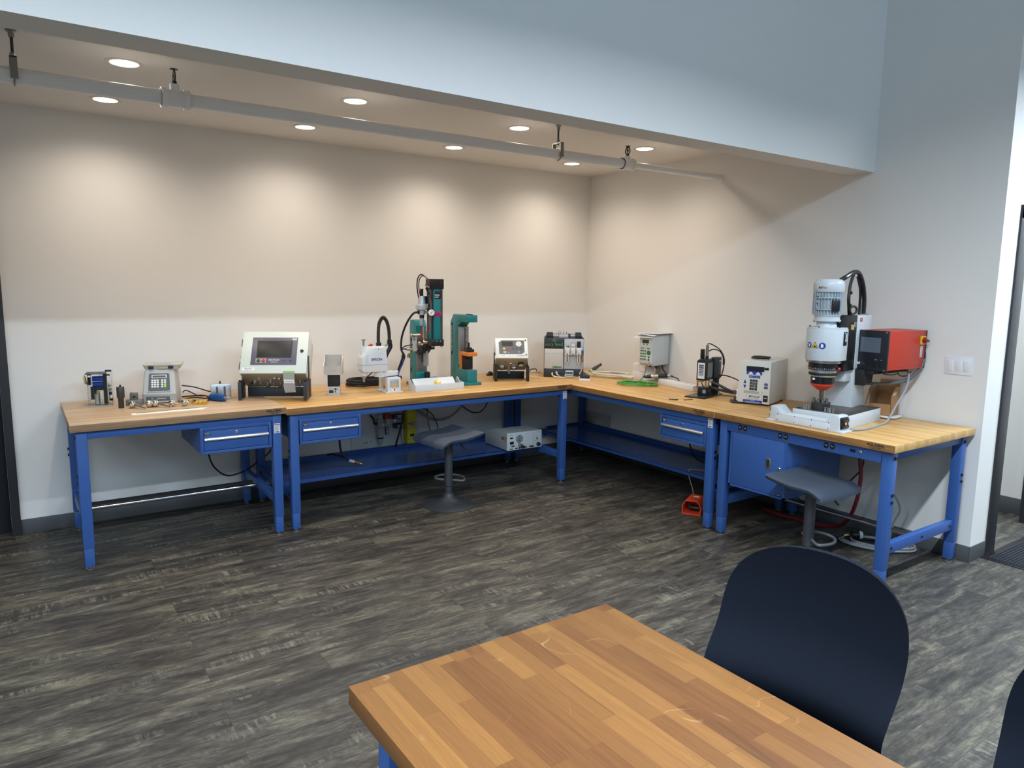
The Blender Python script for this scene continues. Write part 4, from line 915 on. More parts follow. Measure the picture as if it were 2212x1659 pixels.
g = MB(MU).lathe([(.022, -.004), (.0235, -.006), (.0235, -.026), (.020, -.027)], (.082, .085, 0), (0, 0, 1), 24).build('pressure_gauge', BLK, up)
MB(MU).lathe([(.0195, -.0272), (.0195, -.028)], (.082, .085, 0), (0, 0, 1), 24).build('dial_face', PAPER, g)
def fit2(x, y, r, ln, m): return MB(MU).lathe([(r*1.25, -.003), (r*1.25, -.007), (r, -.008), (r, -ln), (r*.6, -ln)], (x, y, 0), (0, 0, 1), 16).build('port', m, up)
fit2(-.075, .165, .010, .03, STEEL); fit2(.026, .165, .010, .03, CHROME); fit2(-.012, .195, .0115, .05, ALU)
MB(MU).bx(-.092, -.060, .125, .150, -.024, -.003, .003).build('connector', mat('clear_valve_grey', (190, 190, 184)), up)
MB(MU).bx(.008, .046, .140, .160, -.022, -.003, .002).build('connector', STEEL, up)
MB(MU).bx(-.018, .002, .068, .098, -.020, -.003, .003).build('db_port', NI, up)
for x, y in ((-.045, .06), (-.055, .07), (-.05, .175), (.085, .175), (.115, .05), (-.12, .05), (.062, .115)): MB(MU).lathe([(.004, -.003), (.0035, -.0045)], (x, y, 0), (0, 0, 1), 10).build('panel_screw', BLK, up)
# ------------------------------------------------------------------ things on bench C
EASYG = mat('warm_grey_cover', (196, 194, 186), .45, var=.015)
PANG = mat('cool_grey_panel', (186, 190, 196), .4, var=.015)
t = thing('screw_feeder', 'boxy grey and black screw feeder with green lettering standing in the bench corner', 'feeder', (-.595, -.385, HC), -37)
w, d, h = .353, .28, .348
MB().bx(-w/2, w/2, -d/2+.012, d/2, 0, h, .003).build('case', CHAR, t)
MB().bx(-w/2, w/2, -d/2, -d/2+.016, 0, .073, .002).build('plinth', CHAR, t)
hd = MB().bx(-w/2+.001, -.002, -d/2-.002, -d/2+.016, .258, .344, .002).build('header_panel', mat('header_black', (40, 42, 45), .45), t)
GI = mat('green_ink', (70, 150, 84), .5)
text('brand_lettering', 'eacy', .046, F(-.131, -d/2-.0026, .292), mat('green_grey_ink', (92, 120, 96), .5), hd, sx=.92); text('brand_lettering', 'feed', .046, F(-.046, -d/2-.0026, .292), GI, hd, sx=.92)
MB().torus((-.088, -d/2-.0024, .327), .0125, .0022, 20, 6, RX(90)).build('brand_mark', GI, hd); MB().lathe([(.005, 0), (.004, .0012)], (-.088, -d/2-.002, .327), (0, -1, 0), 12).build('brand_dot', GI, hd)
fp = MB().bx(-w/2+.003, -.004, -d/2-.004, -d/2+.016, .074, .254, .004).build('front_cover', EASYG, t)
MB().bx(-w/2+.004, -.005, -d/2-.0055, -d/2-.003, .212, .216, .001).build('cover_fold', EASYG, fp)
text('maker_lettering', 'DEPRAG', .0195, F(-.060, -d/2-.0045, .088), mat('deep_green_ink', (46, 96, 66), .5), fp, bold=.0012, sx=1.1)
rp = MB().bx(.002, w/2-.003, -d/2+.006, -d/2+.014, .074, .342, .001).build('service_panel', PANG, t)
for x in (.028, .078, .130):
    ub = MB().bx(x-.0225, x+.0225, -d/2-.042, -d/2+.007, .202, .266, .003).build('air_unit', mat('unit_white', (214, 216, 212), .4), t)
    MB().bx(x-.005, x+.006, -d/2-.043, -d/2-.0418, .208, .215).build('unit_mark', BLK, ub); MB().bx(x-.019, x-.016, -d/2-.043, -d/2-.0418, .215, .245).build('unit_label', DGREY, ub)
    if x != .078:
        bw = MB().lathe([(.016, .2025), (.016, .145), (.0125, .130), (.006, .126), (.005, .118)], (x, -d/2-.018, 0), n=20).build('bowl_guard', mat('unit_white', (214, 216, 212)), ub)
        MB().bx(x-.004, x+.005, -d/2-.0355, -d/2-.033, .138, .2).build('bowl_window', DGREY, ub)
g = MB().lathe([(.0195, 0), (.0195, .014), (.0185, .015)], (.078, -d/2-.012, .292), (0, -1, 0), 24).build('pressure_gauge', DGREY, t)
MB().lathe([(.0170, .015), (.0170, .0156)], (.078, -d/2-.012, .292), (0, -1, 0), 24).build('dial_face', PAPER, g); MB(T(.078, -d/2-.0278, .292) @ RY(15)).bx(-.0015, .0012, -.0005, 0, -.012, .012).build('needle', INKB, g)
MB().cyl((.078, -d/2-.018, .264), (.078, -d/2-.018, .276), .007, n=12).build('gauge_stem', BRASS, t)
MB().cyl((.130, -d/2-.018, .264), (.130, -d/2-.018, .322), .016, n=18).build('regulator_knob', BLK, t)
MB().cyl((.030, -d/2-.018, .264), (.030, -d/2-.018, .284), .010, n=14).build('oiler_cap', STEEL, t); MB().cyl((.041, -d/2-.02, .264), (.041, -d/2-.02, .278), .005, n=10).build('oiler_screw', BLK, t)
MB().bx(.155, .174, -d/2-.03, -d/2+.004, .218, .244, .002).build('blue_valve', mat('blue_valve', (36, 92, 150), .4), t)
MB().cyl((.165, -d/2-.016, .14), (.165, -d/2-.016, .22), .0065, n=12).build('brass_coupling', BRASS, t)
MB().cyl((.165, -d/2-.016, .165), (.165, -d/2-.016, .195), .0095, n=6).build('brass_hex', BRASS, t)
MB().tube([(.165, -d/2-.016, .14), (.163, -d/2-.016, .10), (.155, -d/2-.018, .06), (.140, -d/2-.03, .03)], .006, 8, 6).build('hose', mat('hose_grey', (176, 172, 172), .4), t)
dp = MB().bx(.018, .088, -d/2-.004, -d/2, .014, .060, .002).build('display_frame', LGREY, t); MB().bx(.024, .082, -d/2-.0048, -d/2-.0038, .030, .046).build('display', LCD, dp)
for x, z in ((-.1, .05), (-.064, .052), (-.046, .034), (.1, .048)): MB().cyl((x, -d/2, z), (x, -d/2-.002, z), .0045, n=12).build('socket', BLK, t)
for x, sx in ((-.13, 1), (.128, .9)):
    b = MB(); b.bx(x-.032*sx, x+.032*sx, -d/2+.03, -.02, h, h+.026, .003); b.bx(x-.026*sx, x+.032*sx, -.03, .05, h, h+.042, .003); b.build('rail_block', BLK, t)
for y, z in ((-.06, .013), (-.01, .030)): MB().cyl((-.10, y, h+z), (.10, y, h+z), .0045, n=10).build('feed_rail', MGREY, t)
MB().bx(-.045, .038, -.08, .0, h, h+.026, .003).build('feed_slide', PANG, t)
MB().bx(.036, .058, -.07, .01, h, h+.034, .002).build('slide_end', DGREY, t)
for x in (-.048, -.034, -.006, .022): MB().cyl((x, -.03, h+.02), (x, -.03, h+.054), .0022, n=8).build('pin', mat('rusty_pin', (130, 96, 78), .5, .6), t)
MB().tube([(-.10, -d/2, .036), (-.10, -d/2-.03, .024), (-.075, -d/2-.07, .010), (-.02, -d/2-.09, .0085), (.06, -d/2-.075, .0085), (.14, -d/2-.06, .0085), (.21, -d/2-.05, .009)], .0072, 8, 8).build('feed_hose', mat('cream_hose', (220, 212, 178), .35), t)
MB().tube([(-.062, -d/2, .040), (-.058, -d/2-.03, .030), (-.03, -d/2-.055, .012), (.02, -d/2-.06, .010), (.09, -d/2-.05, .010), (.15, -d/2-.045, .010)], .0066, 8, 8).build('feed_hose', mat('lilac_grey_hose', (196, 188, 190), .35), t)
MB().lathe([(.008, 0), (.0095, .004), (.006, .009)], (-.062, -d/2-.001, .042), (0, -1, 0), 14).build('hose_end', PAPER, t)
MB().bx(.010, .016, -d/2-.085, -d/2-.045, .001, .030, .001).build('hose_clip', PAPER, t)
# small module before it
t = thing('pendant_module', 'palm sized white module with black top lying before the screw feeder', 'module', (-.668, -.775, HC), -40)
MB().bx(-.047, .047, -.032, .032, 0, .022, .003).build('white_base', WHITE, t); MB().bx(-.043, .043, -.03, .032, .022, .044, .004).build('black_top', BLK, t)
MB().bx(-.036, .036, -.006, .022, .044, .047, .002).build('top_recess', CHAR, t)
MB().cyl((-.038, -.030, .030), (-.038, -.0315, .030), .003, n=10).build('led', STEEL, t)
cable('module_lead', 'two thin dark leads running from the white module along the screw feeder foot', [(-.71, -.745, HC+.034), (-.76, -.66, HC+.024), (-.80, -.60, HC+.028), (-.83, -.545, HC+.034), (-.80, -.54, HC+.03)], .003)
# case with handle behind, at the wall
t = thing('carry_case', 'thin pale case with black carry handle by the back wall left of the feeder', 'case', (-.725, -.085, HC), -6)
MB().bx(-.075, .075, -.03, .045, 0, .012, .002).build('case', mat('pale_pinkish_grey', (198, 188, 182), .5), t)
MB().tube([(-.035, -.02, .011), (-.034, -.02, .024), (-.022, -.02, .034), (.022, -.02, .034), (.036, -.02, .026), (.038, -.02, .011)], .0045, 8, 6).build('handle', BLK, t)
# coil of cream hose with a power screwdriver lying on it
CRH = mat('cream_hose', (220, 212, 178))
def loops(c, rx_, ry_, n, z, dz, r, seed, rz=0, m=CRH, ph=0, wob=.16):
    rr = random.Random(seed); pts = []
    for i in range(int(n*14)):
        a = ph+i*2*math.pi/14; k = 1+wob*math.sin(a*.37+seed)+.5*wob*math.sin(a*.83+2*seed)+.04*rr.random()
        x, y = rx_*k*math.cos(a), ry_*k*math.sin(a); q = R(rz)
        pts.append((c[0]+x*math.cos(q)-y*math.sin(q), c[1]+x*math.sin(q)+y*math.cos(q), z+dz*i/(n*14)+.002*rr.random()))
    return pts
cable('hose_coil', 'loose coil of cream feed hose on the bench right of the screw feeder', loops((-.27, -.66), .235, .115, 2.6, HC+.008, .022, .0075, 5, -62), .0078, CRH, 'hose')
cable('grey_hose_coil', 'lilac grey hose looped inside the cream hose coil', loops((-.27, -.68), .20, .085, 1.4, HC+.020, .012, .0065, 9, -66), .0066, mat('lilac_grey_hose', (196, 188, 190)), 'hose')
cable('spiral_hose', 'short cream hose with pale spiral wrap along the front of the coil', [(-.44, -.62, HC+.034), (-.42, -.74, HC+.036), (-.36, -.84, HC+.034), (-.31, -.93, HC+.022), (-.30, -.97, HC+.012)], lambda u: .009+.0018*math.sin(u*240), mat('pale_spiral_wrap', (206, 202, 180), .4), 'hose', k=40)
cable('feeder_cord', 'black cord running along the right wall from the screw feeder', [(-.42, -.36, HC+.02), (-.33, -.36, HC+.012), (-.22, -.37, HC+.02), (-.16, -.42, HC+.012), (-.1, -.5, HC+.006)], .0045)

t = thing('power_screwdriver', 'dark grey handheld screwdriver with brass ring propped up on the cream hose coil', 'screwdriver', (-.300, -.44, HC), 0)
MW = T(-.0, -.0, .032) @ RZ(8) @ RY(-20)
b = MB(MW); b.lathe([(.013, .0), (.0165, .01), (.0172, .05), (.015, .09), (.0125, .12), (.011, .124)], (0, 0, 0), (1, 0, 0), 22); b.build('grip', DGREY, t)
MB(MW).lathe([(.017, -.020), (.020, -.014), (.020, -.004), (.015, .001)], (0, 0, 0), (1, 0, 0), 22).build('collar', mat('champagne_metal', (200, 186, 160), .3, .9), t)
MB(MW).cyl((-.052, 0, 0), (-.018, 0, 0), .0085, .0125, n=14).build('nose', BRASS, t)
MB(MW).lathe([(.0115, .122), (.0125, .128), (.0125, .140), (.0, .142)], (0, 0, 0), (1, 0, 0), 16).build('end_cap', BLK, t)
# white cartons and controller on its stand
PINKW = mat('carton_white', (226, 218, 216), .7, var=.01)
for lab, x, y, z, w_, d_, h_, rz in (('lower white carton beside the controller stand', -.150, -.965, HC, .155, .12, .075, -82), ('upper left white carton under the keypad controller', -.150, -.925, HC+.0755, .085, .11, .066, -80), ('upper right white carton under the keypad controller', -.155, -1.01, HC+.0755, .075, .11, .064, -84)):
    t = thing('white_carton', lab, 'box', (x, y, z), rz, 'white cartons')
    MB().bx(-w_/2, w_/2, -d_/2, d_/2, 0, h_, .0015).build('carton', PINKW, t); MB().bx(-.0006, .0006, -d_/2-.0004, d_/2, h_-.0002, h_+.0006).build('lid_seam', mat('seam_grey', (170, 164, 162), .7), t)
t = thing('screwdriver_controller', 'light grey wall style controller with green keypad standing on a bent steel back plate', 'controller', (-.130, -1.080, HC), -80)
b = MB(); b.bx(-.064, .0645, .102, .106, 0, .40, .001); b.bx(-.064, .0645, -.02, .106, 0, .003, .001); b.build('back_plate', mat('stand_zinc', (170, 170, 166), .4, .5), t)
zb, zt_ = .142, .398
cs = MB(); cs.prism([(-.150, zb+.022), (-.125, zb), (.090, zb), (.100, zb+.014), (.100, zt_), (-.150, zt_)], -.066, .066, 'x', .004); cs.build('case', mat('controller_grey', (196, 202, 202), .4, var=.01), t)
kp = MB().bx(-.056, .050, -.1518, -.1495, zb+.050, zt_-.020).build('keypad_overlay', mat('overlay_mint', (196, 206, 196), .45), t)
MB().bx(-.050, .046, -.1524, -.1516, zt_-.088, zt_-.024).build('display_panel', mat('overlay_grey', (204, 208, 204), .45), kp); MB().bx(-.037, .030, -.1532, -.1522, zt_-.064, zt_-.034).build('display', mat('lcd_dark', (60, 68, 60), .3), kp)
KG = mat('key_green', (40, 78, 60), .45)
for x in (-.02, .014): MB().lathe([(.006, 0), (.005, .0012)], (x, -.1516, zt_-.075), (0, -1, 0), 12).build('key', KG, kp)
for r_ in range(4):
    for c_ in range(3): MB().lathe([(.0078, 0), (.007, .0016)], (-.046+c_*.0205, -.1516, zb+.126-r_*.0235), (0, -1, 0), 14).build('key', KG, kp)
for z in (.075, .052): MB().lathe([(.0085, 0), (.008, .0016)], (.032, -.1516, zb+z), (0, -1, 0), 14).build('key', KG, kp)
MB().lathe([(.0205, 0), (.019, .002)], (.031, -.1516, zb+.112), (0, -1, 0), 24).build('start_key', mat('key_bright_green', (50, 120, 64), .45), kp, label='large round green key')
for x in (-.05, .012): MB().bx(x, x+.03, -.1524, -.1516, zb+.146, zb+.152).build('key_legend', DGREY, kp)
MB().lathe([(.005, 0), (.004, .003)], (.040, -.1495, zb+.030), (0, -1, 0), 12).build('case_screw', DGREY, t)
MB().lathe([(.010, 0), (.010, -.016), (.007, -.018)], (.02, -.105, zb+.004), n=14).build('plug_socket', BLK, t); MB().lathe([(.014, 0), (.014, -.02), (.006, -.03)], (.052, -.06, zb+.002), n=14).build('plug_socket', BLK, t)
MB().lathe([(.008, 0), (.007, -.012)], (.05, .03, zb+.002), n=12).build('cord_gland', BLK, t)
# papers draped over it
t = thing('paper_stack', 'curling white papers draped over the top of the keypad controller', 'papers', (-.130, -1.080, HC+.399), -80)
def sheet(x0, x1, y0, y1, z, f, nm, m):
    n = 14; V = []; b = MB()
    rgs = []
    for i in range(n+1):
        y = y0+(y1-y0)*i/n; top = []; bot = []
        for k in range(n+1):
            x = x0+(x1-x0)*k/n; zz = z+f((x-x0)/(x1-x0), i/n); top.append((x, y, zz+.0008)); bot.append((x, y, zz))
        rgs.append(top+bot[::-1])
    b.ring_loft(rgs); return b.build(nm, m, t)
sheet(-.105, .082, -.185, .12, .0012, lambda u, v: (-.020*max(0, .28-v)/.28*(1-.3*u)) - .012*max(0, .2-u)*0 + .003*math.sin(u*5)*max(0,.3-v), 'sheet', PAPER)
sheet(-.100, .086, -.175, .13, .0062, lambda u, v: .014*max(0, .35-v)/.35*(.6-u)+.004*v, 'sheet', mat('paper_cool', (220, 222, 226), .6))
sheet(-.085, .092, -.12, .15, .0125, lambda u, v: .010*math.sin(v*3.1)*(1-u)+.002, 'sheet', mat('paper_grey', (190, 192, 194), .6))
# green cable and screwdriver
GRC = mat('green_cable', (66, 158, 66), .4)
cable('green_cable_coil', 'flat coil of green cable on the bench before the keypad controller', loops((-.47, -1.225), .135, .085, 3.6, HC+.006, .022, .0055, 4, -50, GRC, 1.0, .3), .0056, GRC)
cable('controller_lead', 'grey green lead dropping from the controller to the green coil', [(-.237, -1.075, HC+.125), (-.245, -1.08, HC+.09), (-.28, -1.09, HC+.05), (-.34, -1.11, HC+.018), (-.42, -1.13, HC+.010), (-.50, -1.12, HC+.012)], .0052, mat('grey_green_cable', (110, 132, 104), .4))
t = thing('green_plug', 'small black plug ending the green coil', 'plug', (-.405, -1.315, HC+.0005), -25)
MB().lathe([(.006, -.03), (.0095, -.02), (.0095, .012), (.007, .015)], (0, 0, .0098), (1, 0, 0), 16).build('plug_body', BLK, t); MB().lathe([(.008, .014), (.008, .045), (.005, .05)], (0, 0, .0098), (1, 0, 0), 16).build('plug_barrel', mat('champagne_metal', (200, 186, 160)), t)
t = thing('inline_screwdriver', 'black and silver inline screwdriver lying on the green coil, tip on the outlet strip', 'screwdriver', (-.265, -1.245, HC+.068), -34.5)
b = MB(RY(-4)); b.lathe([(.006, -.125), (.012, -.105), (.0155, -.075), (.0155, -.060)], (0, 0, 0), (1, 0, 0), 18); b.build('boot', BLK, t)
b = MB(RY(-4)); b.lathe([(.0155, -.060), (.0165, -.058), (.0165, -.044), (.0150, -.042), (.0150, -.034), (.0168, -.032), (.0168, .0)], (0, 0, 0), (1, 0, 0), 20); b.build('silver_body', mat('champagne_metal', (200, 186, 160)), t)
b = MB(RY(-4)); b.lathe([(.0168, 0), (.0172, .004), (.0172, .074), (.0165, .078)], (0, 0, 0), (1, 0, 0), 20); b.build('grip', BLK, t)
b = MB(RY(-4)); b.lathe([(.015, .078), (.015, .088), (.011, .092), (.011, .104), (.005, .108), (.003, .128)], (0, 0, 0), (1, 0, 0), 16); b.build('chuck', STEEL, t)
# white outlet strip
t = thing('outlet_strip', 'long white outlet strip on the bench between the controller and weld head', 'outlet strip', (-.268, -1.480, HC), -11)
MB().bx(-.038, .038, -.233, .233, 0, .046, .004).build('body', WHITE, t)
b = MB().bx(-.030, .030, -.225, .225, .0455, .0475, .001).build('face', mat('outlet_face', (214, 214, 210), .5), t)
for i in range(6):
    y = -.18+i*.072
    for x in (-.012, .010): MB().bx(x-.0015, x+.0015, y-.008, y+.004, .0474, .0481).build('slot', BLK, b)
    MB().cyl((-.001, y+.013, .0474), (-.001, y+.013, .0481), .004, n=10).build('slot', BLK, b)
cable('strip_cord', 'black cord from the controller to the white outlet strip', [(-.085, -1.12, HC+.135), (-.083, -1.13, HC+.10), (-.10, -1.19, HC+.07), (-.16, -1.30, HC+.066), (-.20, -1.40, HC+.062), (-.255, -1.47, HC+.056)], .0048)
# weld head on black plate
GOLD = mat('gold_metal', (206, 176, 120), .25, 1.0); COP = mat('copper', (206, 140, 96), .3, .9)
t = thing('bench_welder', 'black bench weld head with striped label standing on a thin black plate', 'weld head', (-.440, -1.888, HC), -74)
SW = T(0, .058, 0)
MB().bx(-.079, .079, -.160, .160, 0, .010, .001).build('plate', mat('satin_black_plate', (38, 40, 42), .3), t)
bb = MB(SW).bx(-.030, .040, -.105, -.02, .010, .068, .002).build('lower_block', BLK, t)
MB(SW).bx(.010, .034, -.1062, -.105, .026, .052).build('block_label', mat('grey_label', (150, 152, 156), .5), bb)
MB(SW).bx(.01, .055, .045, .085, .010, .28, .002).build('column', BLKM, t)
hb = MB(SW); hb.prism([(-.04, .122), (.034, .122), (.040, .134), (.040, .264), (.030, .279), (-.026, .279), (-.04, .266)], -.115, .015, 'y', .002); hb = hb.build('head', BLK, t)
lb = MB(SW).bx(-.030, .024, -.1168, -.1155, .136, .254).build('force_label', PAPER, hb)
for i, (z, hh) in enumerate(((.279, .013), (.263, .012), (.248, .009), (.236, .007), (.226, .006), (.217, .0045), (.210, .0035), (.203, .003))): MB(SW).bx(-.022, .016, -.1174, -.1166, z-.046-hh/2, z-.046+hh/2).build('label_bar', mat('blue_grey_ink', (74, 84, 96), .6), lb)
MB(SW).bx(.0402, .0415, -.100, -.015, .144, .254).build('side_plate', mat('side_grey', (110, 112, 114), .4), hb)
MB(SW).bx(.012, .060, .016, .10, .130, .288, .003).build('drive_box', CHAR, t)
MB(SW).bx(.0602, .0608, .06, .085, .256, .264).build('box_label', PAPER, t)
MB(SW).bx(-.035, -.012, -.075, -.045, .279, .352, .001).build('guide_bar', BLK, t)
MB(SW).cyl((.010, -.055, .279), (.010, -.055, .304), .012, n=16).build('rod_base', BLK, t); MB(SW).cyl((.010, -.055, .304), (.010, -.055, .384), .0115, n=16).build('air_cylinder', mat('cylinder_steel', (150, 152, 146), .35, .8), t); MB(SW).cyl((.010, -.055, .384), (.010, -.055, .396), .006, n=12).build('cylinder_tip', STEEL, t)
MB(SW).bx(-.037, -.028, -.112, -.098, .070, .118, .001).build('electrode_arm', COP, t); MB(SW).cyl((-.033, -.105, .062), (-.033, -.105, .072), .008, n=12).build('lower_electrode', COP, t)
MB(SW).bx(-.038, .010, -.115, -.09, .108, .122, .003).build('electrode_clamp', GOLD, t)
for x, y in ((.018, -.075), (.034, -.06)): MB(SW).cyl((x, y, .066), (x, y, .124), .0065, n=14).build('guide_post', GOLD, t)
MB(SW).cyl((.02, -.10, .066), (-.005, -.10, .105), .004, n=10).build('sense_lead', BLK, t)
MB(SW).bx(.034, .062, -.075, -.045, .106, .134, .002).build('clamp_bracket', STEEL, t)
for pts, r in (([(.012, -.055, .396), (.03, -.02, .388), (.065, .05, .345), (.085, .085, .28), (.082, .09, .21), (.07, .07, .14), (.052, .0, .11)], .0042), ([(.016, -.045, .338), (.04, -.02, .352), (.07, .03, .338), (.082, .07, .29), (.08, .085, .23)], .0042)): MB(SW).tube(pts, r, 8, 8).build('air_hose', BLK, t)
Wx = lambda lx, ly, lz: (-.440+lx*math.cos(R(-74))-ly*math.sin(R(-74)), -1.888+lx*math.sin(R(-74))+ly*math.cos(R(-74)), HC+lz)
cable('weld_cable', 'thick black weld cable sloping from the weld head to the coil by the welder', [Wx(.052, .0, .112), Wx(.10, .03, .09), Wx(.18, .06, .05), Wx(.26, .10, .022), Wx(.335, .07, .024), Wx(.375, -.04, .020), Wx(.36, -.13, .012), Wx(.30, -.17, .010), Wx(.27, -.11, .014), Wx(.32, -.05, .022), Wx(.37, -.02, .040), Wx(.395, .0, .06)], .0105, mat('weld_cable_grey', (46, 48, 52), .45), k=8, n=10)
cable('weld_cable', 'thick black weld cable running low over the plate to the coil by the welder', [Wx(.03, .02, .072), Wx(.07, .01, .066), Wx(.15, .05, .045), Wx(.25, .075, .034), Wx(.33, .045, .040), Wx(.365, -.05, .034), Wx(.335, -.135, .016), Wx(.285, -.14, .014), Wx(.29, -.08, .026), Wx(.345, -.03, .05), Wx(.395, -.01, .085)], .0105, mat('weld_cable_grey', (46, 48, 52)), k=8, n=10)
cable('trigger_lead', 'thin black lead arching from the weld head drive box to the welder', [Wx(.045, .13, .14), Wx(.10, .12, .155), Wx(.20, .09, .14), Wx(.31, .03, .11), Wx(.385, .0, .10)], .0045)
cable('sensor_wire', 'very thin black wire falling behind the weld head', [Wx(.055, .10, .128), Wx(.07, .07, .10), Wx(.085, .085, .03), Wx(.10, .10, .005), Wx(.19, .13, .004), Wx(.29, .14, .004)], .0022)
# loose bits
t = thing('hex_key_set', 'little dark hex keys lying near the bench edge before the black plate', 'hex keys', (-.785, -1.905, HC), -62)
for a, y in ((0, 0), (12, .007), (-20, -.006)): MB(RZ(a)).tube([(-.035, y, .003), (.022, y, .003), (.030, y+.010, .003)], .0026, 6, 3).build('hex_key', BLK, t)
tag(MB().tube([(-.735, -1.955, HC+.003), (-.715, -1.965, HC+.003), (-.69, -1.96, HC+.004), (-.66, -1.975, HC+.003)], .0032, 6, 5).build('wire_offcut', mat('red_brown_wire', (128, 56, 46), .5)), 'short reddish wire offcut lying against the black plate', 'wire')
# welder power supply
t = thing('weld_power_supply', 'large putty coloured welder power supply with blue and black keypad', 'power supply', (-.295, -2.296, HC), -72)
w, d, h = .222, .38, .308
CREAM = mat('welder_cream', (214, 214, 206), .45, var=.015)
MB().bx(-w/2, w/2, -d/2+.006, d/2, .014, h, .002).build('cover', mat('welder_putty', (200, 200, 192), .45, var=.015), t)
fp = MB().bx(-w/2+.001, w/2-.001, -d/2, -d/2+.007, .014, h-.002, .002).build('front_panel', CREAM, t)
for x in (-.085, .085):
    for y in (-.15, .15): MB().cyl((x, y, 0), (x, y, .015), .013, n=14).build('rubber_foot', BLK, t)
RBL = mat('royal_blue', (32, 62, 160), .5); yf = -d/2
MB().bx(-.058, .066, yf-.0012, yf-.0002, .238, .272).build('display', mat('display_navy', (28, 30, 46), .25), fp)
gp = MB().bx(-.056, .052, yf-.001, yf-.0002, .214, .238).build('waveform_graphic', RBL, fp)
for x in (-.026, .024): MB().prism([(x-.018, .216), (x-.006, .232), (x+.006, .232), (x+.018, .216)], yf-.0016, yf-.0010, 'y').build('graphic_hat', PAPER, gp)
MB().prism([(.066, .262), (.072, .268), (.096, .268), (.096, .251), (.072, .251), (.066, .257)], yf-.0015, yf-.0002, 'y').build('display_key', BLK, fp)
for i, s_ in enumerate(('kA', 'V', 'kW')):
    x = -.024+i*.026; k_ = MB().bx(x-.012, x+.012, yf-.0015, yf-.0002, .191, .208).build('mode_key', RBL, fp); text('key_lettering', s_, .009, F(x, yf-.0018, .1995), INKW, k_)
for r_ in range(4):
    for c_ in range(3):
        x = -.022+c_*.0185; z = .172-r_*.0195; k_ = MB().bx(x-.0078, x+.0078, yf-.0015, yf-.0002, z-.0082, z+.0082).build('number_key', BLK, fp)
        text('key_lettering', ('123', '456', '789', '.0*')[r_][c_], .009, F(x, yf-.0018, z), INKW, k_)
MB().prism([(-.074, .150), (-.054, .150), (-.064, .177)], yf-.0015, yf-.0002, 'y').build('up_key', RBL, fp); MB().prism([(-.074, .139), (-.054, .139), (-.064, .112)], yf-.0015, yf-.0002, 'y').build('down_key', RBL, fp)
k_ = MB(T(0, 0, 0)).prism([(.083+.0135*math.cos(a*math.pi/12), .152+.0095*math.sin(a*math.pi/12)) for a in range(24)], yf-.0015, yf-.0002, 'y').build('run_key', RBL, fp); text('key_lettering', 'RUN', .006, F(.083, yf-.0018, .152), INKW, k_)
k_ = MB().bx(.071, .095, yf-.0015, yf-.0002, .121, .138).build('menu_key', BLK, fp); text('key_lettering', 'MENU', .0055, F(.083, yf-.0018, .1295), INKW, k_)
for i in range(5): x = -.056+i*.026; MB().bx(x-.0125, x+.0125, yf-.0013, yf-.0002, .081, .099).build('status_key', mat('status_grey', (168, 168, 160), .5), fp)
MB().bx(.040, .056, yf-.0017, yf-.0012, .085, .094).build('status_lamp', PAPER, fp)
text('maker_lettering', 'MIYACHI', .0185, F(.006, yf-.0006, .0605), INKB, fp, bold=.0002); text('maker_lettering', 'UNITEK', .019, F(-.004, yf-.0006, .0450), mat('outline_grey_ink', (160, 166, 172), .6), fp, sx=1.3); text('maker_lettering', '\u25a3', .014, F(-.048, yf-.0006, .064), mat('outline_grey_ink', (160, 166, 172)), fp)
bl = MB().bx(-.072, .062, yf-.001, yf-.0002, .018, .036).build('name_band', RBL, fp); text('band_lettering', 'MODEL 250', .006, F(-.005, yf-.0013, .031), INKW, bl); text('band_lettering', 'DC RESISTANCE WELDING POWER', .0062, F(-.005, yf-.0013, .023), INKW, bl)
MB().bx(.068, .100, yf-.003, yf-.0002, .030, .076, .001).build('breaker', BLK, fp)
MB().bx(-.005+.08, -.005+.098, yf-.0036, yf-.003, .054, .058).build('breaker_mark', INKW, fp)
MB().bx(-w/2-.012, -w/2, yf+.0, yf+.03, .022, .10, .001).build('terminal_flange', PAPER, t)
for z in (.038, .078): MB().bx(-w/2-.032, -w/2-.008, yf-.006, yf+.016, z-.014, z+.014, .002).build('terminal', mat('terminal_brown', (96, 76, 70), .4, .6), t)
for z in (.05, .06): MB().cyl((-w/2-.03, yf-.008, z-.022), (-w/2-.03, yf+.018, z-.022), .006, n=10).build('terminal_bolt', STEEL, t)
for x, y, z in ((w/2, -.14, .28), (w/2, .12, .28), (w/2, -.14, .05), (w/2, .12, .05), (w/2, .0, .16)): MB().cyl((x, y, z), (x+.002, y, z), .004, n=10).build('cover_screw', STEEL, t)
zt_ = HC+h
o = MB().tube(loops((0, 0), .055, .045, 5.5, .004, .014, .003, 3), .0034, 7, 3).build('wire_coil', BLK); o.location = (-.32, -2.283, zt_); o.rotation_euler = (0, 0, R(-72)); tag(o, 'small coil of black wire on top of the putty coloured welder', 'wire')
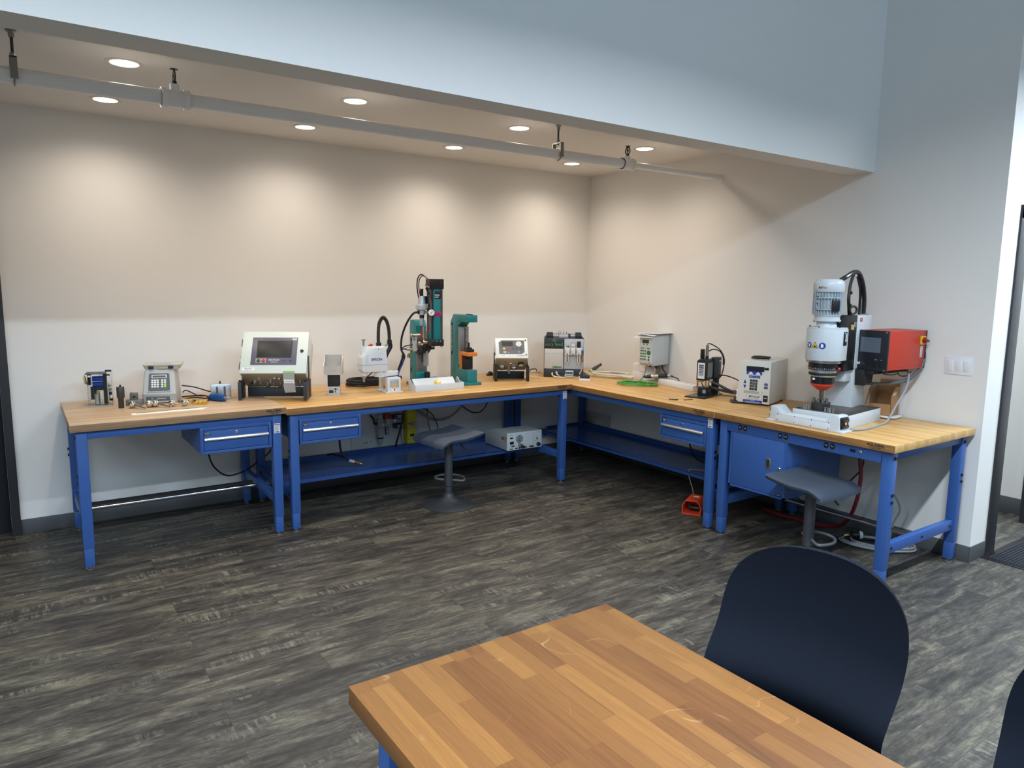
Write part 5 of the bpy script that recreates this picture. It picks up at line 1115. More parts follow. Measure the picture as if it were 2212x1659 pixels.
# ------------------------------------------------------------------ things on bench D
PRW = mat('press_white', (200, 206, 210), .35, var=.012); SCR = mat('steel_dark', (112, 108, 104), .4, .8, var=.08, nscale=20)
t = thing('riveting_press', 'tall white orbital riveting press with ribbed motor and red control box', 'press', (-.681, -2.991, HD), -83)
b = MB(); b.bx(-.14, .203, -.070, .385, 0, .080, .003); b.build('base', PRW, t)
MB().bx(-.139, .202, -.069, .384, .080, .084, .001).build('base_top_plate', SCR, t)
MB().bx(-.078, .093, .215, .384, .084, .64, .003).build('column', PRW, t)
MB().bx(-.080, .097, .205, .415, .325, .655, .008).build('column_head', PRW, t)
MB().bx(-.070, .078, .125, .214, .250, .318, .005).build('lower_block', PRW, t)
MB().bx(-.092, .094, .062, .204, .320, .655, .003).build('slide_block', BLK, t)
lg_ = MB().bx(.0972, .0980, .235, .268, .615, .638).build('badge', RED, t); text('badge_lettering', 'BT', .012, T(.0984, .2515, .627) @ RZ(90) @ RX(90), INKW, lg_)
# head
pts = [(.107*math.sin(R(a)), -.107*math.cos(R(a))) for a in range(-90, 91, 10)] + [(.107, .062), (-.107, .062)]
b = MB(); b.prism(pts, .388, .575, 'z', .002); hs = b.build('head_housing', PRW, t)
b = MB(); b.prism([(x*.97, y*.97) for x, y in pts], .575, .584, 'z', .001); b.build('housing_lid', PRW, hs)
for x, y in ((-.09, -.02), (.0, -.095), (.09, -.02)): MB().cyl((x, y, .584), (x, y, .590), .006, n=10).build('lid_screw', DGREY, hs)
npz = MB().bx(.107, .1078, .0, .046, .478, .560).build('data_plate', BLK, hs)
b = MB()
for i in range(7): b.bx(.1078, .1082, .025, .041, .500+i*.007, .505+i*.007)
b.build('plate_text', INKW, npz); text('plate_lettering', 'BalTec', .008, T(.1082, .023, .552) @ RZ(90) @ RX(90), INKW, npz)
def onhead(ang, z, r=.1075): return RZ(ang) @ T(0, -r, z) @ RX(90)      # tangent frame on the round housing
for a, k in ((-27, 'ear'), (-6, 'tri'), (17, 'glove')):
    M = onhead(a, .478)
    if k == 'tri':
        s_ = MB(M).prism([(-.021, -.015), (.021, -.015), (0, .021)], 0, .0010, 'z').build('warning_sign', BLK, hs); MB(M).prism([(-.0172, -.0128), (.0172, -.0128), (0, .0170)], .001, .0016, 'z').build('sign_face', YEL, s_)
        MB(M).prism([(-.008, -.009), (.009, -.009), (.009, -.005), (.002, -.003), (-.002, .004), (-.006, -.002)], .0016, .0020, 'z').build('sign_symbol', INKB, s_)
    else:
        rr_ = .019 if k == 'glove' else .017
        s_ = MB(M).prism([(rr_*math.cos(q*math.pi/14), rr_*math.sin(q*math.pi/14)) for q in range(28)], 0, .0010, 'z').build('safety_sign', mat('sign_blue', (28, 56, 148), .45), hs)
        if k == 'glove': MB(M).prism([(-.008, -.011), (.005, -.011), (.006, -.002), (.009, .004), (.006, .006), (.003, .002), (.003, .011), (-.008, .009)], .0010, .0016, 'z').build('sign_symbol', PAPER, s_)
        else: MB(M).prism([(-.006, -.009), (.003, -.010), (.004, -.002), (.007, .003), (.004, .010), (-.004, .010), (-.006, .003)], .0010, .0016, 'z').build('sign_symbol', PAPER, s_)
MB().lathe([(.100, .372), (.101, .374), (.101, .387), (.0995, .388)], n=40).build('steel_ring', STEEL, t)
MB().lathe([(.083, .366), (.090, .372)], n=36).build('shoulder_ring', BLK, t)
sr = MB().lathe([(.087, .330), (.0885, .332), (.0885, .350), (.086, .352), (.086, .366)], n=40).build('scale_ring', mat('gloss_black', (26, 27, 30), .2), t)
for i in range(22): MB(RZ(-75+i*7)).bx(-.0007, .0007, -.0890, -.0883, .335, .341+.004*(i % 5 == 0)).build('scale_mark', INKW, sr)
MB().lathe([(.077, .312), (.078, .331)], n=36).build('silver_sleeve', ALU, t)
MB().lathe([(.080, .297), (.0815, .299), (.0815, .311), (.080, .313)], n=36).build('rubber_ring', BLKM, t)
MB().lathe([(.072, .288), (.075, .297)], n=36).build('silver_sleeve', ALU, t)
MB().lathe([(.0675, .243), (.0685, .288)], n=24).build('spindle_sleeve', mat('gloss_black', (26, 27, 30)), t)
MB().bx(-.028, -.016, -.070, -.064, .268, .280).build('sleeve_label', PAPER, t)
MB().lathe([(.026, .205), (.030, .207), (.066, .236), (.0685, .240), (.0685, .244), (.066, .245)], n=36).build('orange_nose', mat('signal_orange', (214, 66, 34), .4), t, label='orange conical nose ring')
MB().lathe([(.009, .148), (.0125, .160), (.0125, .185), (.015, .205)], n=18).build('rivet_tool', SCR, t)
MB().ball((.098, -.01, .34), .010, 12).build('red_knob', RED, t)
# anvil with studs
MB().lathe([(.053, .084), (.0535, .086), (.0535, .128), (.052, .130)], n=32).build('anvil', mat('dark_tool_steel', (66, 62, 60), .5, .6), t)
b = MB(); b.lathe([(.018, .130), (.018, .146), (.012, .148)], n=18); b.build('anvil_post', mat('dark_tool_steel', (66, 62, 60)), t)
# motor
MB().lathe([(.058, .584), (.056, .605), (.052, .612), (.052, .62)], n=32).build('motor_neck', PRW, t)
b = MB(); b.lathe([(.074, .618), (.078, .621), (.078, .628), (.072, .630), (.072, .650), (.077, .653), (.077, .660)], n=36); b.build('motor_flange', PRW, t)
for i in range(6): MB(RZ(i*60+20)).cyl((.069, 0, .612), (.069, 0, .620), .005, n=8).build('flange_bolt', MGREY, t)
b = MB()
b.lathe([(.0715, .658), (.0715, .792)], n=32)
for i in range(30):
    b.M = RZ(i*12); b.bx(-.0018, .0018, -.0855, -.068, .660, .790)
b.build('finned_motor', mat('motor_grey', (172, 182, 188), .4, var=.02), t)
for i in range(4):
    for z in (.690, .758): MB(RZ(i*12*2-10)).bx(-.016, .016, -.0870, -.080, z-.0035, z+.0035, .001).build('fin_boss', mat('motor_grey', (172, 182, 188)), t)
for z in (.700, .735, .775): MB(RZ(-17)).lathe([(.007, 0), (.007, .004), (.003, .004)], (0, -.0845, z), (0, -1, 0), 14).build('mount_boss', mat('motor_grey', (172, 182, 188)), t)
MB(RZ(52)).bx(-.022, .022, -.100, -.080, .680, .745, .003).build('black_terminal_grille', BLK, t)
MB().lathe([(.084, .792), (.0865, .796), (.0865, .838), (.080, .856), (.066, .866), (.050, .869), (.0, .870)], n=40).build('fan_cowl', PRW, t)
for ch, a, m in (('B', -9, INKB), ('a', -2.6, INKB), ('l', 2, INKB), ('T', 6.3, mat('red_ink', (190, 40, 44))), ('e', 12.2, mat('red_ink', (190, 40, 44))), ('c', 18, mat('red_ink', (190, 40, 44)))):
    text('brand_lettering', ch, .0155, RZ(a-3) @ T(0, -.0868, .818) @ RX(90), m, t, bold=.0006)
# hoses from the motor, eye bolt
def tb(nm, pts, r, m=BLK): return MB().tube(pts, r, 9, 10).build(nm, m, t)
tb('motor_hose', [(.045, .045, .862), (.062, .085, .885), (.070, .16, .912), (.070, .235, .905), (.070, .30, .84), (.070, .335, .75), (.068, .345, .655)], .0135, mat('glossy_hose', (32, 34, 38), .25))
tb('motor_hose', [(.075, .15, .905), (.072, .12, .84), (.076, .10, .76), (.075, .115, .70), (.065, .15, .655)], .0095)
tb('motor_hose', [(.060, .24, .885), (.056, .30, .81), (.052, .32, .73), (.05, .325, .655)], .008)
tb('sensor_lead', [(.076, .11, .70), (.082, .13, .67), (.089, .155, .635), (.089, .165, .61)], .003)
for y, z in ((.108, .79), (.112, .715)): MB().cyl((.076, y, z-.004), (.090, y, z+.002), .009, n=10).build('cable_tie', BLK, t)
MB().torus((.045, .250, .683), .0235, .0068, 26, 8, RZ(60) @ RX(90)).build('eye_bolt', mat('dark_tool_steel', (66, 62, 60)), t)
MB().bx(.048, .092, .325, .365, .655, .661, .001).build('hose_plate', STEEL, t)
for x, y, z, m in ((.1, .155, .60, STEEL), (.1, .125, .585, mat('amber_cap', (190, 170, 96), .3))): MB().cyl((x, y, z-.015), (x, y, z+.015), .010, n=12).build('air_fitting', m, t)
# control box on its arm
K = T(.208, .432, .330) @ RZ(-10.5)
REDP = mat('machine_red', (188, 56, 38), .4, var=.015)
w, d, h = .212, .400, .234
bx_ = MB(K); bx_.bx(-w/2, w/2, -d/2+.012, d/2, 0, h, .002); bx_ = bx_.build('control_box', REDP, t, label='red control box with black screen panel')
MB(K).bx(w/2-.0004, w/2+.0006, -d/2+.02, d/2-.012, .016, .0175).build('box_seam', mat('machine_red_dark', (160, 46, 34), .5), bx_)
fp = MB(K).bx(-w/2-.004, w/2+.004, -d/2-.006, -d/2+.012, -.006, h+.003, .003).build('front_panel', mat('panel_black', (30, 32, 38), .4), bx_)
MB(K).bx(-.062, .066, -d/2-.0072, -d/2-.0058, .104, .194).build('touchscreen', mat('screen_grey', (96, 104, 114), .15), bx_)
for x in (-.098, .098):
    for z in (.002, h-.006): MB(K).lathe([(.0055, 0), (.0055, .003), (.003, .004)], (x, -d/2-.006, z), (0, -1, 0), 12).build('panel_screw', STEEL, bx_)
text('brand_lettering', 'Bal', .019, K @ F(-.070, -d/2-.0062, .034), INKW, bx_, bold=.001); text('brand_lettering', 'Tec', .019, K @ F(-.039, -d/2-.0062, .034), mat('dim_ink', (74, 80, 88), .6), bx_, bold=.0004)
for x in (.043, .077): MB(K).bx(x-.015, x+.015, -d/2-.008, -d/2-.0058, .015, .052, .002).build('port_cover', mat('port_black', (22, 23, 26), .5), bx_)
for x in (.043, .077): MB(K).bx(x-.008, x+.008, -d/2-.0066, -d/2-.0058, .061, .0635).build('port_symbol', mat('port_mark_grey', (150, 152, 156), .6), bx_)
sw = MB(K).bx(w/2-.001, w/2+.010, d/2-.062, d/2-.014, .148, .200, .002).build('switch_plate', YEL, bx_, label='yellow switch plate with red handle'); 
MB(K).lathe([(.020, 0), (.018, .012)], (w/2+.008, d/2-.038, .174), (1, 0, 0), 20).build('rotary_switch', mat('dark_red', (150, 34, 32), .4), bx_)
MB(K).box((w/2+.026, d/2-.038, .174), (.020, .014, .040), .003, RX(75)).build('switch_handle', mat('dark_red', (150, 34, 32)), bx_)
MB(K).bx(w/2+.0002, w/2+.0012, d/2-.052, d/2-.030, .070, .136).build('rating_label', PAPER, bx_)
b = MB(K)
for i in range(6): b.bx(w/2+.0012, w/2+.0016, d/2-.049, d/2-.034, .074+i*.010, .079+i*.010)
b.build('label_print', mat('grey_ink', (120, 124, 128)), bx_)
MB(K).bx(-w/2-.002, w/2+.002, d/2, d/2+.008, .0, h, .001).build('rear_panel', BLK, bx_)
b = MB(K); b.bx(-w/2+.01, w/2-.06, -d/2+.06, d/2-.06, -.024, -.006, .001); b.bx(-.05, .03, -d/2+.0, d/2-.16, -.030, -.004, .001); b.build('box_tray', BLKM, t)
b = MB(); b.prism([(.225, .325), (.375, .325), (.345, .235), (.235, .225)], .094, .150, 'x', .001); b.build('box_bracket', BLKM, t)
GC = mat('grey_cable', (92, 94, 98), .45)
tb('control_cable', [K @ Vector((.03, d/2+.008, .15)), K @ Vector((.09, d/2+.02, .10)), K @ Vector((.10, d/2-.02, .0)), K @ Vector((.075, d/2-.12, -.075)), K @ Vector((.0, d/2-.22, -.10)), K @ Vector((-.07, d/2-.26, -.105)), Vector((.10, .30, .24))], .011, GC)
tb('control_cable', [K @ Vector((.05, d/2+.008, .06)), K @ Vector((.085, d/2-.01, -.02)), K @ Vector((.04, d/2-.13, -.085)), K @ Vector((-.05, d/2-.25, -.11)), K @ Vector((-.085, d/2-.245, -.17)), K @ Vector((-.095, d/2-.25, -.24))], .005, GC)
tb('loose_lead', [K @ Vector((-.02, -.05, -.02)), K @ Vector((.0, -.04, -.038)), K @ Vector((.03, .0, -.042)), K @ Vector((.05, .04, -.03))], .0035, GC)
tb('loose_lead', [K @ Vector((.02, .06, -.022)), K @ Vector((.03, .08, -.05)), K @ Vector((.05, .12, -.052)), K @ Vector((.06, .15, -.025))], .004, GC)
# tooling bits on the base plate
PX = Matrix.Translation((-.681, -2.991, HD)) @ RZ(-83)
def small_tool(lab, x, y, hh, r, grp='loose rivet dies on the press base'):
    p_ = PX @ Vector((x, y, .084)); o = MB().lathe([(r, 0), (r, hh*.6), (r*.7, hh*.62), (r*.7, hh*.8), (r*1.05, hh*.82), (r*1.05, hh)], n=14).build('rivet_die', mat('bright_steel_tool', (176, 174, 170), .3, .9)); o.location = p_; tag(o, lab, 'die', grp)
for i, (x, y) in enumerate(((-.075, -.052), (-.060, -.060), (-.046, -.054))): small_tool(('leftmost', 'middle', 'rightmost')[i]+' of three small steel dies left of the press anvil', x, y, .028, .0065)
for i, (x, y) in enumerate(((.055, -.056), (.070, -.050), (.084, -.056), (.098, -.046))): small_tool(('first', 'second', 'third', 'fourth')[i]+' from the left of four small steel dies right of the press anvil', x, y, .026-.002*(i % 2), .0068)
for i, (x, y) in enumerate(((-.034, -.022), (.0, -.036), (.022, -.026), (.038, -.006))):
    p_ = PX @ Vector((x, y, .1303)); o = MB().lathe([(.0095, 0), (.0095, .016), (.007, .017), (.007, .021), (.0105, .022), (.0105, .026)], n=14).build('rivet_die', mat('dull_steel_tool', (128, 126, 122), .4, .8)); o.location = p_; tag(o, ('leftmost', 'second from left', 'third from left', 'rightmost')[i]+' of the steel dies standing on top of the press anvil', 'die', 'dies on top of the press anvil')
tag(MB(PX).tube([(-.128, -.045, .0865), (-.118, -.05, .0865), (-.108, -.045, .0865), (-.098, -.052, .0865), (-.088, -.047, .0865)], .0025, 6, 4).build('bead_chain', BLK), 'thin black chain on the press base left of the dies', 'chain')
# two hand console
t = thing('two_hand_console', 'long white two hand start console with black end grips at the bench front', 'console', (-.826, -3.005, HD), -90)
Lc = .462
h2 = Lc/2
b = MB(); b.prism([(-h2, 0), (h2, 0), (h2-.006, .092), (h2-.016, .098), (h2-.046, .098), (h2-.092, .056), (-h2+.092, .056), (-h2+.046, .098), (-h2+.016, .098), (-h2+.006, .092)], -.050, .045, 'y', .004); b.build('body', PRW, t, sharp=25)
pn = MB(T(0, -.0505, .030) @ RX(-6)).bx(-.182, .172, -.0012, .0006, -.022, .026, .0005).build('cover_panel', mat('panel_white', (206, 211, 216), .4), t)
for x in (-.172, -.058, .055, .163):
    for z in (-.015, .019): MB(T(0, -.0505, .030) @ RX(-6)).lathe([(.0032, 0), (.0028, .0014)], (x, -.0012, z), (0, -1, 0), 10).build('panel_screw', BLK, pn)
for s_ in (-1, 1):
    fl = MB(); fl.bx(s_*(Lc/2-.03) if s_ > 0 else s_*(Lc/2+.020), s_*(Lc/2+.020) if s_ > 0 else s_*(Lc/2-.03), -.054, .050, 0, .012, .003); fl.build('foot_flange', PRW, t)
    b = MB(); b.bx(min(s_*(Lc/2-.012), s_*(Lc/2+.002)), max(s_*(Lc/2-.012), s_*(Lc/2+.002)), -.042, .038, .018, .086, .004); cv = b.build('grip_recess', BLK, t)
    for z in (.034, .068): MB().bx(min(s_*(Lc/2), s_*(Lc/2+.010)), max(s_*(Lc/2), s_*(Lc/2+.010)), -.036, .032, z-.010, z+.008, .003).build('grip_guard', mat('gloss_black', (26, 27, 30)), cv)
    MB().lathe([(.010, 0), (.009, .008)], (s_*(Lc/2+.001), -.002, .051), (s_, 0, 0), 16).build('start_button', CHROME, cv)
cable('console_cord', 'grey cord from the console end trailing past the press base to the red box', [(-.77, -3.245, HD+.012), (-.70, -3.262, HD+.008), (-.58, -3.262, HD+.007), (-.45, -3.24, HD+.007), (-.36, -3.235, HD+.02), (-.28, -3.245, HD+.12), (-.20, -3.25, HD+.21), (-.13, -3.225, HD+.29), (-.10, -3.19, HD+.33)], .0065, mat('grey_cord', (150, 152, 156), .45))
# carton on white tray
CARD = mat('cardboard', (168, 126, 84), .8, var=.05)
t = thing('white_tray', 'thin white rounded tray lying under the cardboard box by the wall', 'tray', (-.115, -3.085, HD), -82)
b = MB(); b.prism(rrect(.19, .17, .05, 5), .006, .015, 'z', .003); b.build('tray_top', WHITE, t); b = MB(); b.prism(rrect(.17, .15, .045, 5), 0, .006, 'z'); b.build('tray_underside', mat('tray_red', (150, 50, 50), .5), t)
for x in (.04, .055, .07, .085): MB().bx(x-.003, x+.003, .062, .074, .0148, .0158).build('tray_slot', BLK, t)
t = thing('cardboard_box', 'small open brown cardboard box standing on the white tray behind the press', 'box', (-.108, -3.075, HD+.0155), -83)
wq, dq, hq, th_ = .135, .125, .175, .003
b = MB(); b.bx(-wq/2, wq/2, dq/2-th_, dq/2, 0, hq); b.bx(-wq/2, -wq/2+th_, -dq/2, dq/2, 0, hq); b.bx(-wq/2, wq/2, -dq/2, dq/2, 0, th_)
b.prism([(-dq/2, 0), (dq/2, 0), (dq/2, hq), (-dq/2+.035, hq-.01), (-dq/2, hq*.70)], wq/2-th_, wq/2, 'x'); b.bx(-wq/2, wq/2, -dq/2, -dq/2+th_, 0, hq*.42)
b.build('carton', CARD, t)
MB(T(0, dq/2, hq) @ RX(-35)).bx(-wq/2+.004, wq/2-.004, -th_, 0, 0, .05).build('flap', CARD, t)
MB(T(wq/2-.0015, 0, hq-.004) @ RY(12)).bx(-.001, .001, -.02, dq/2-.01, 0, .012).build('torn_flap', CARD, t)
MB().prism([(-.045, hq*.80), (.0, hq*.88), (.01, hq*.80), (-.03, hq*.72)], wq/2+.0002, wq/2+.0006, 'x').build('tape', mat('clear_tape', (206, 196, 180), .25), t)
# ------------------------------------------------------------------ under the benches
PANEL = mat('panel_offwhite', (214, 214, 210), .5, var=.01)
VB = mat('valve_blue', (30, 58, 120), .45)
t = thing('pneumatic_station', 'pale wall panel under the long bench with air regulator, blue valves and yellow safety modules', 'panel', (-2.19, -.002, .28), 0)
MB().bx(-.30, .31, -.012, 0, 0, .48, .001).build('backboard', PANEL, t)
for x, z in ((-.185, .045), (-.165, .05), (-.125, .055), (.235, .075), (.255, .083)): MB().cyl((x, -.012, z), (x, -.0135, z), .005, n=10).build('board_hole', BLK, t)
rg = MB(); rg.bx(-.093, -.033, -.085, -.025, .175, .225, .004); rg.bx(-.090, -.036, -.08, -.03, .225, .245, .004); rg.cyl((-.064, -.055, .245), (-.064, -.055, .285), .023); rg = rg.build('filter_regulator', mat('regulator_grey', (170, 172, 168), .45), t)
b = MB(); b.bx(-.088, -.040, -.079, -.031, .10, .175, .004); b.build('bowl_guard', mat('bowl_grey', (176, 176, 170), .4), rg)
MB().lathe([(.024, .10), (.024, .062), (.016, .042), (.006, .036), (.005, .022)], (-.064, -.055, 0), n=20).build('clear_bowl', mat('bowl_clear', (196, 200, 196), .2, trans=.3), rg)
MB().lathe([(.0255, .082), (.0255, .092)], (-.064, -.055, 0), n=20).build('bowl_ring', BLK, rg)
MB().lathe([(.010, 0), (.008, .004)], (-.052, -.085, .20), (0, -1, 0), 14).build('gauge_port', PAPER, rg)
MB().bx(-.028, .036, -.075, -.02, .243, .283, .006).build('red_knob', mat('valve_red', (150, 36, 34), .4), t)
MB().bx(-.020, .036, -.07, -.02, .20, .243, .004).build('shutoff_body', mat('regulator_grey', (170, 172, 168)), t)
MB().bx(-.003, .030, -.025, -.0135, .10, .165, .001).build('label_plate', VB, t)
b = MB()
for i in range(3):
    for k in range(4): b.bx(.003+i*.009, .009+i*.009, -.0262, -.025, .106+k*.015, .117+k*.015)
b.build('label_print', INKW, t)
MB().cyl((.036, -.045, .222), (.10, -.045, .222), .012, n=14).build('manifold_tube', mat('regulator_grey', (170, 172, 168)), t); MB().lathe([(.013, 0), (.013, .015), (.008, .018)], (.066, -.045, .222), (0, -1, 0), 14).build('manifold_port', PAPER, t)
for z in (.255, .172):
    v = MB().bx(.060, .135, -.075, -.02, z-.018, z+.018, .005).build('solenoid_valve', VB, t)
    b = MB()
    for i in range(3):
        for k in range(2): b.bx(.088+i*.016, .100+i*.016, -.0762, -.075, z-.011+k*.013, z-.001+k*.013)
    b.build('valve_print', INKW, v)
MB().lathe([(.017, 0), (.017, .012), (.010, .014)], (.122, -.045, .215), (0, -1, 0), 18).build('gauge', mat('regulator_grey', (170, 172, 168)), t)
YM = mat('safety_yellow', (204, 190, 44), .45)
for z0_, z1_ in ((.015, .148), (.150, .292), (.294, .40)):
    m_ = MB().bx(.165, .247, -.095, -.012, z0_, z1_, .002).build('yellow_module', YM, t)
    for x in (.175, .238): MB().cyl((x, -.095, z0_+.04), (x, -.0965, z0_+.04), .004, n=10).build('module_screw', BLK, m_)
lb = MB(T(.207, -.0955, .185)).prism([(.026*math.cos(q*math.pi/14), .022*math.sin(q*math.pi/14)) for q in range(28)], -.0008, .0, 'y').build('module_label', mat('grey_label', (150, 152, 156)), t); text('label_lettering', 'BT', .017, F(.200, -.0968, .190), INKB, lb)
MB().bx(.190, .228, -.0965, -.095, .078, .098).build('module_display', BLK, t)
for z in (.18, .105): MB().cyl((.247, -.06, z), (.259, -.06, z), .012, n=14).build('module_knob', BLK, t)
def tb2(nm, pts, r, m): return MB().tube(pts, r, 8, 8).build(nm, m, t)
tb2('supply_hose', [(-.15, -.055, .285), (-.125, -.055, .255), (-.115, -.055, .215), (-.094, -.055, .205)], .009, BLK)
tb2('air_hose', [(.135, -.10, .50), (.140, -.10, .40), (.128, -.095, .27), (.112, -.095, .19), (.08, -.10, .10), (.045, -.13, .045), (.03, -.15, .02)], .0085, BLK)
tb2('blue_tube', [(.10, -.06, .44), (.105, -.06, .40), (.13, -.06, .375), (.14, -.07, .40)], .005, mat('blue_tube', (40, 62, 130)))
tb2('thin_wire', [(.118, -.06, .155), (.120, -.06, .09), (.126, -.06, .04), (.135, -.06, .0)], .003, mat('slate_wire', (60, 76, 90), .5))
tb2('thin_wire', [(.255, -.06, .15), (.268, -.05, .09), (.295, -.04, .045), (.34, -.03, .025)], .0028, mat('pale_wire', (170, 170, 166), .5))
GHOSE = mat('grey_duct', (140, 134, 128), .5); BKW = CBL
cable('grey_conduit', 'thick grey conduit drooping behind the front stool from the yellow modules', [(-1.945, -.05, .60), (-1.88, -.06, .545), (-1.80, -.07, .49), (-1.70, -.08, .470), (-1.60, -.10, .50), (-1.51, -.13, .59), (-1.46, -.16, .72)], .012, GHOSE, 'conduit')
cable('black_wire', 'thin black wire drooping from the yellow modules behind the stool', [(-1.94, -.07, .585), (-1.86, -.08, .58), (-1.79, -.09, .53), (-1.745, -.10, .44), (-1.735, -.11, .33), (-1.735, -.14, .27)], .0045)
cable('grey_cable', 'grey cable hanging from the bench beside the thick conduit', [(-1.80, -.05, .72), (-1.815, -.05, .58), (-1.81, -.06, .47), (-1.79, -.07, .36), (-1.78, -.1, .27)], .0075, GHOSE)
cable('looped_cable', 'dark cable loop hanging under the long bench near the corner leg', [(-1.58, -.1, .66), (-1.50, -.11, .58), (-1.40, -.12, .515), (-1.31, -.13, .52), (-1.26, -.15, .60), (-1.235, -.17, .72)], .007, mat('dark_grey_cable', (66, 68, 70), .5))
cable('hanging_cord', 'black cord drooping under the pale bench from its drawer to the next bench', [(-3.68, -.50, .60), (-3.665, -.40, .50), (-3.61, -.28, .36), (-3.50, -.16, .25), (-3.38, -.12, .25), (-3.27, -.10, .30), (-3.165, -.10, .38), (-3.14, -.1, .50)], .0055)
# airline with quick coupling over the shelf of bench B
t = thing('air_coupling_hose', 'black air hose hanging over the blue shelf with brass and steel quick coupling', 'hose', (-2.78, -.50, .262), 0)
MB().tube([(.0, -.02, .33), (.0, -.01, .22), (.015, .0, .14), (.045, -.0, .09), (.075, .0, .066)], .0085, 8, 8).build('hose', BLK, t)
MB().tube([(-.03, .16, .09), (-.02, .10, .105), (.015, .04, .10), (.05, .01, .088)], .0085, 8, 8).build('hose', BLK, t)
MC = T(.072, 0, .068) @ RY(22)
MB(MC).cyl((0, 0, 0), (.045, 0, 0), .012, n=14).build('sleeve', mat('pale_sleeve', (170, 172, 168), .5), t); MB(MC).cyl((.042, 0, 0), (.085, 0, 0), .014, n=14).build('brass_coupling', mat('old_brass', (140, 112, 64), .4, .8), t)
MB(MC).lathe([(.010, .085), (.010, .095), (.006, .097), (.009, .105), (.006, .110), (.006, .13), (.004, .145)], (0, 0, 0), (1, 0, 0), 14).build('steel_tip', CHROME, t)
# robot controller on the shelf of bench B
t = thing('robot_controller', 'grey robot controller box with fan grille lying on the blue shelf near the corner', 'controller', (-1.205, -.475, .2625), -2)
w, d, h = .345, .36, .150
b = MB(); b.prism([(-d/2+.004, .006), (d/2, .006), (d/2, .085), (d/2-.13, h), (-d/2+.004, h)], -w/2, w/2, 'x', .001); b.build('case', mat('controller_beige_grey', (168, 172, 172), .45, var=.015), t)
fp = MB().bx(-w/2-.003, w/2+.003, -d/2, -d/2+.005, .004, h+.002, .001).build('front_panel', mat('controller_panel', (196, 202, 200), .45), t)
for x in (-.14, .14):
    for y in (-.14, .14): MB().cyl((x, y, 0), (x, y, .007), .010, n=12).build('rubber_foot', BLK, t)
yf = -d/2
fg = MB().bx(-.092, -.012, yf-.0015, yf, .055, .137).build('fan_plate', mat('controller_grey', (196, 202, 202)), fp)
b = MB()
for i in range(5):
    for k in range(5):
        if (i in (0, 4)) and (k in (0, 4)): continue
        b.bx(-.085+i*.0135, -.074+i*.0135, yf-.0022, yf-.0015, .062+k*.0135, .073+k*.0135)
b.build('grille_opening', mat('grille_dark', (74, 78, 80), .6), fg)
text('maker_lettering', 'EPSON', .009, F(-.133, yf-.0005, .134), INKB, fp); text('model_lettering', 'RC180', .008, F(.14, yf-.0005, .137), INKB, fp)
for x0_, x1_, z0_, z1_ in ((-.146, -.118, .103, .113), (-.146, -.110, .055, .078), (-.132, -.100, .035, .043), (-.146, -.115, .013, .018), (-.092, -.070, .013, .022), (-.058, -.046, .012, .022), (-.036, -.028, .013, .020), (-.018, -.013, .012, .025), (.012, .022, .012, .024), (.050, .095, .013, .024)): MB().bx(x0_, x1_, yf-.004, yf, z0_, z1_, .0005).build('connector', BLK, fp)
MB().bx(.0, .085, yf-.001, yf, .045, .138).build('access_cover', mat('controller_grey', (196, 202, 202)), fp)
MB().cyl((-.055, yf, .045), (-.045, yf-.035, .040), .014, n=14).build('cable_plug', STEEL, fp); MB().cyl((-.035, yf, .032), (-.028, yf-.045, .030), .010, n=14).build('key_switch', BLK, fp)
MB().lathe([(.016, 0), (.016, .018), (.012, .022)], (.138, yf, .032), (0, -1, 0), 18).build('emergency_plug', BLK, fp)
for x, z in ((.092, .13), (.092, .11), (.092, .09), (.092, .07), (.11, .10), (.125, .10), (.14, .10), (.11, .065), (.14, .065)): MB().cyl((x, yf, z), (x, yf-.0012, z), .0028, n=8).build('panel_screw', DGREY, fp)
MB().bx(.122, .130, yf-.006, yf, .074, .090, .001).build('rocker', BLK, fp)
MB().bx(-w/2-.0012, -w/2, yf+.05, yf+.09, .085, .115, .0).build('orange_sticker', mat('orange_band', (206, 96, 44)), t); MB().bx(-w/2-.0012, -w/2, yf+.012, yf+.045, .08, .12).build('rating_sticker', mat('grey_label', (150, 152, 156)), t)
# vent grille on the right wall under bench C
t = thing('wall_vent', 'white louvered return air grille low on the right wall behind the corner bench', 'vent', (-.0005, -.205, .305), -90)
GR = mat('grille_paint', (206, 206, 204), .5)
b = MB(); b.bx(-.205, .205, -.008, 0, .075, .092, .001); b.bx(-.205, .205, -.008, 0, -.092, -.075, .001); b.bx(-.205, -.188, -.008, 0, -.092, .092, .001); b.bx(.188, .205, -.008, 0, -.092, .092, .001); b.bx(-.006, .006, -.007, 0, -.09, .09); b.build('frame', GR, t)
b = MB()
for i in range(10): b.box((0, -.004, -.068+i*.015), (.38, .0015, .013), 0, RX(40))
b.build('louvres', GR, t)
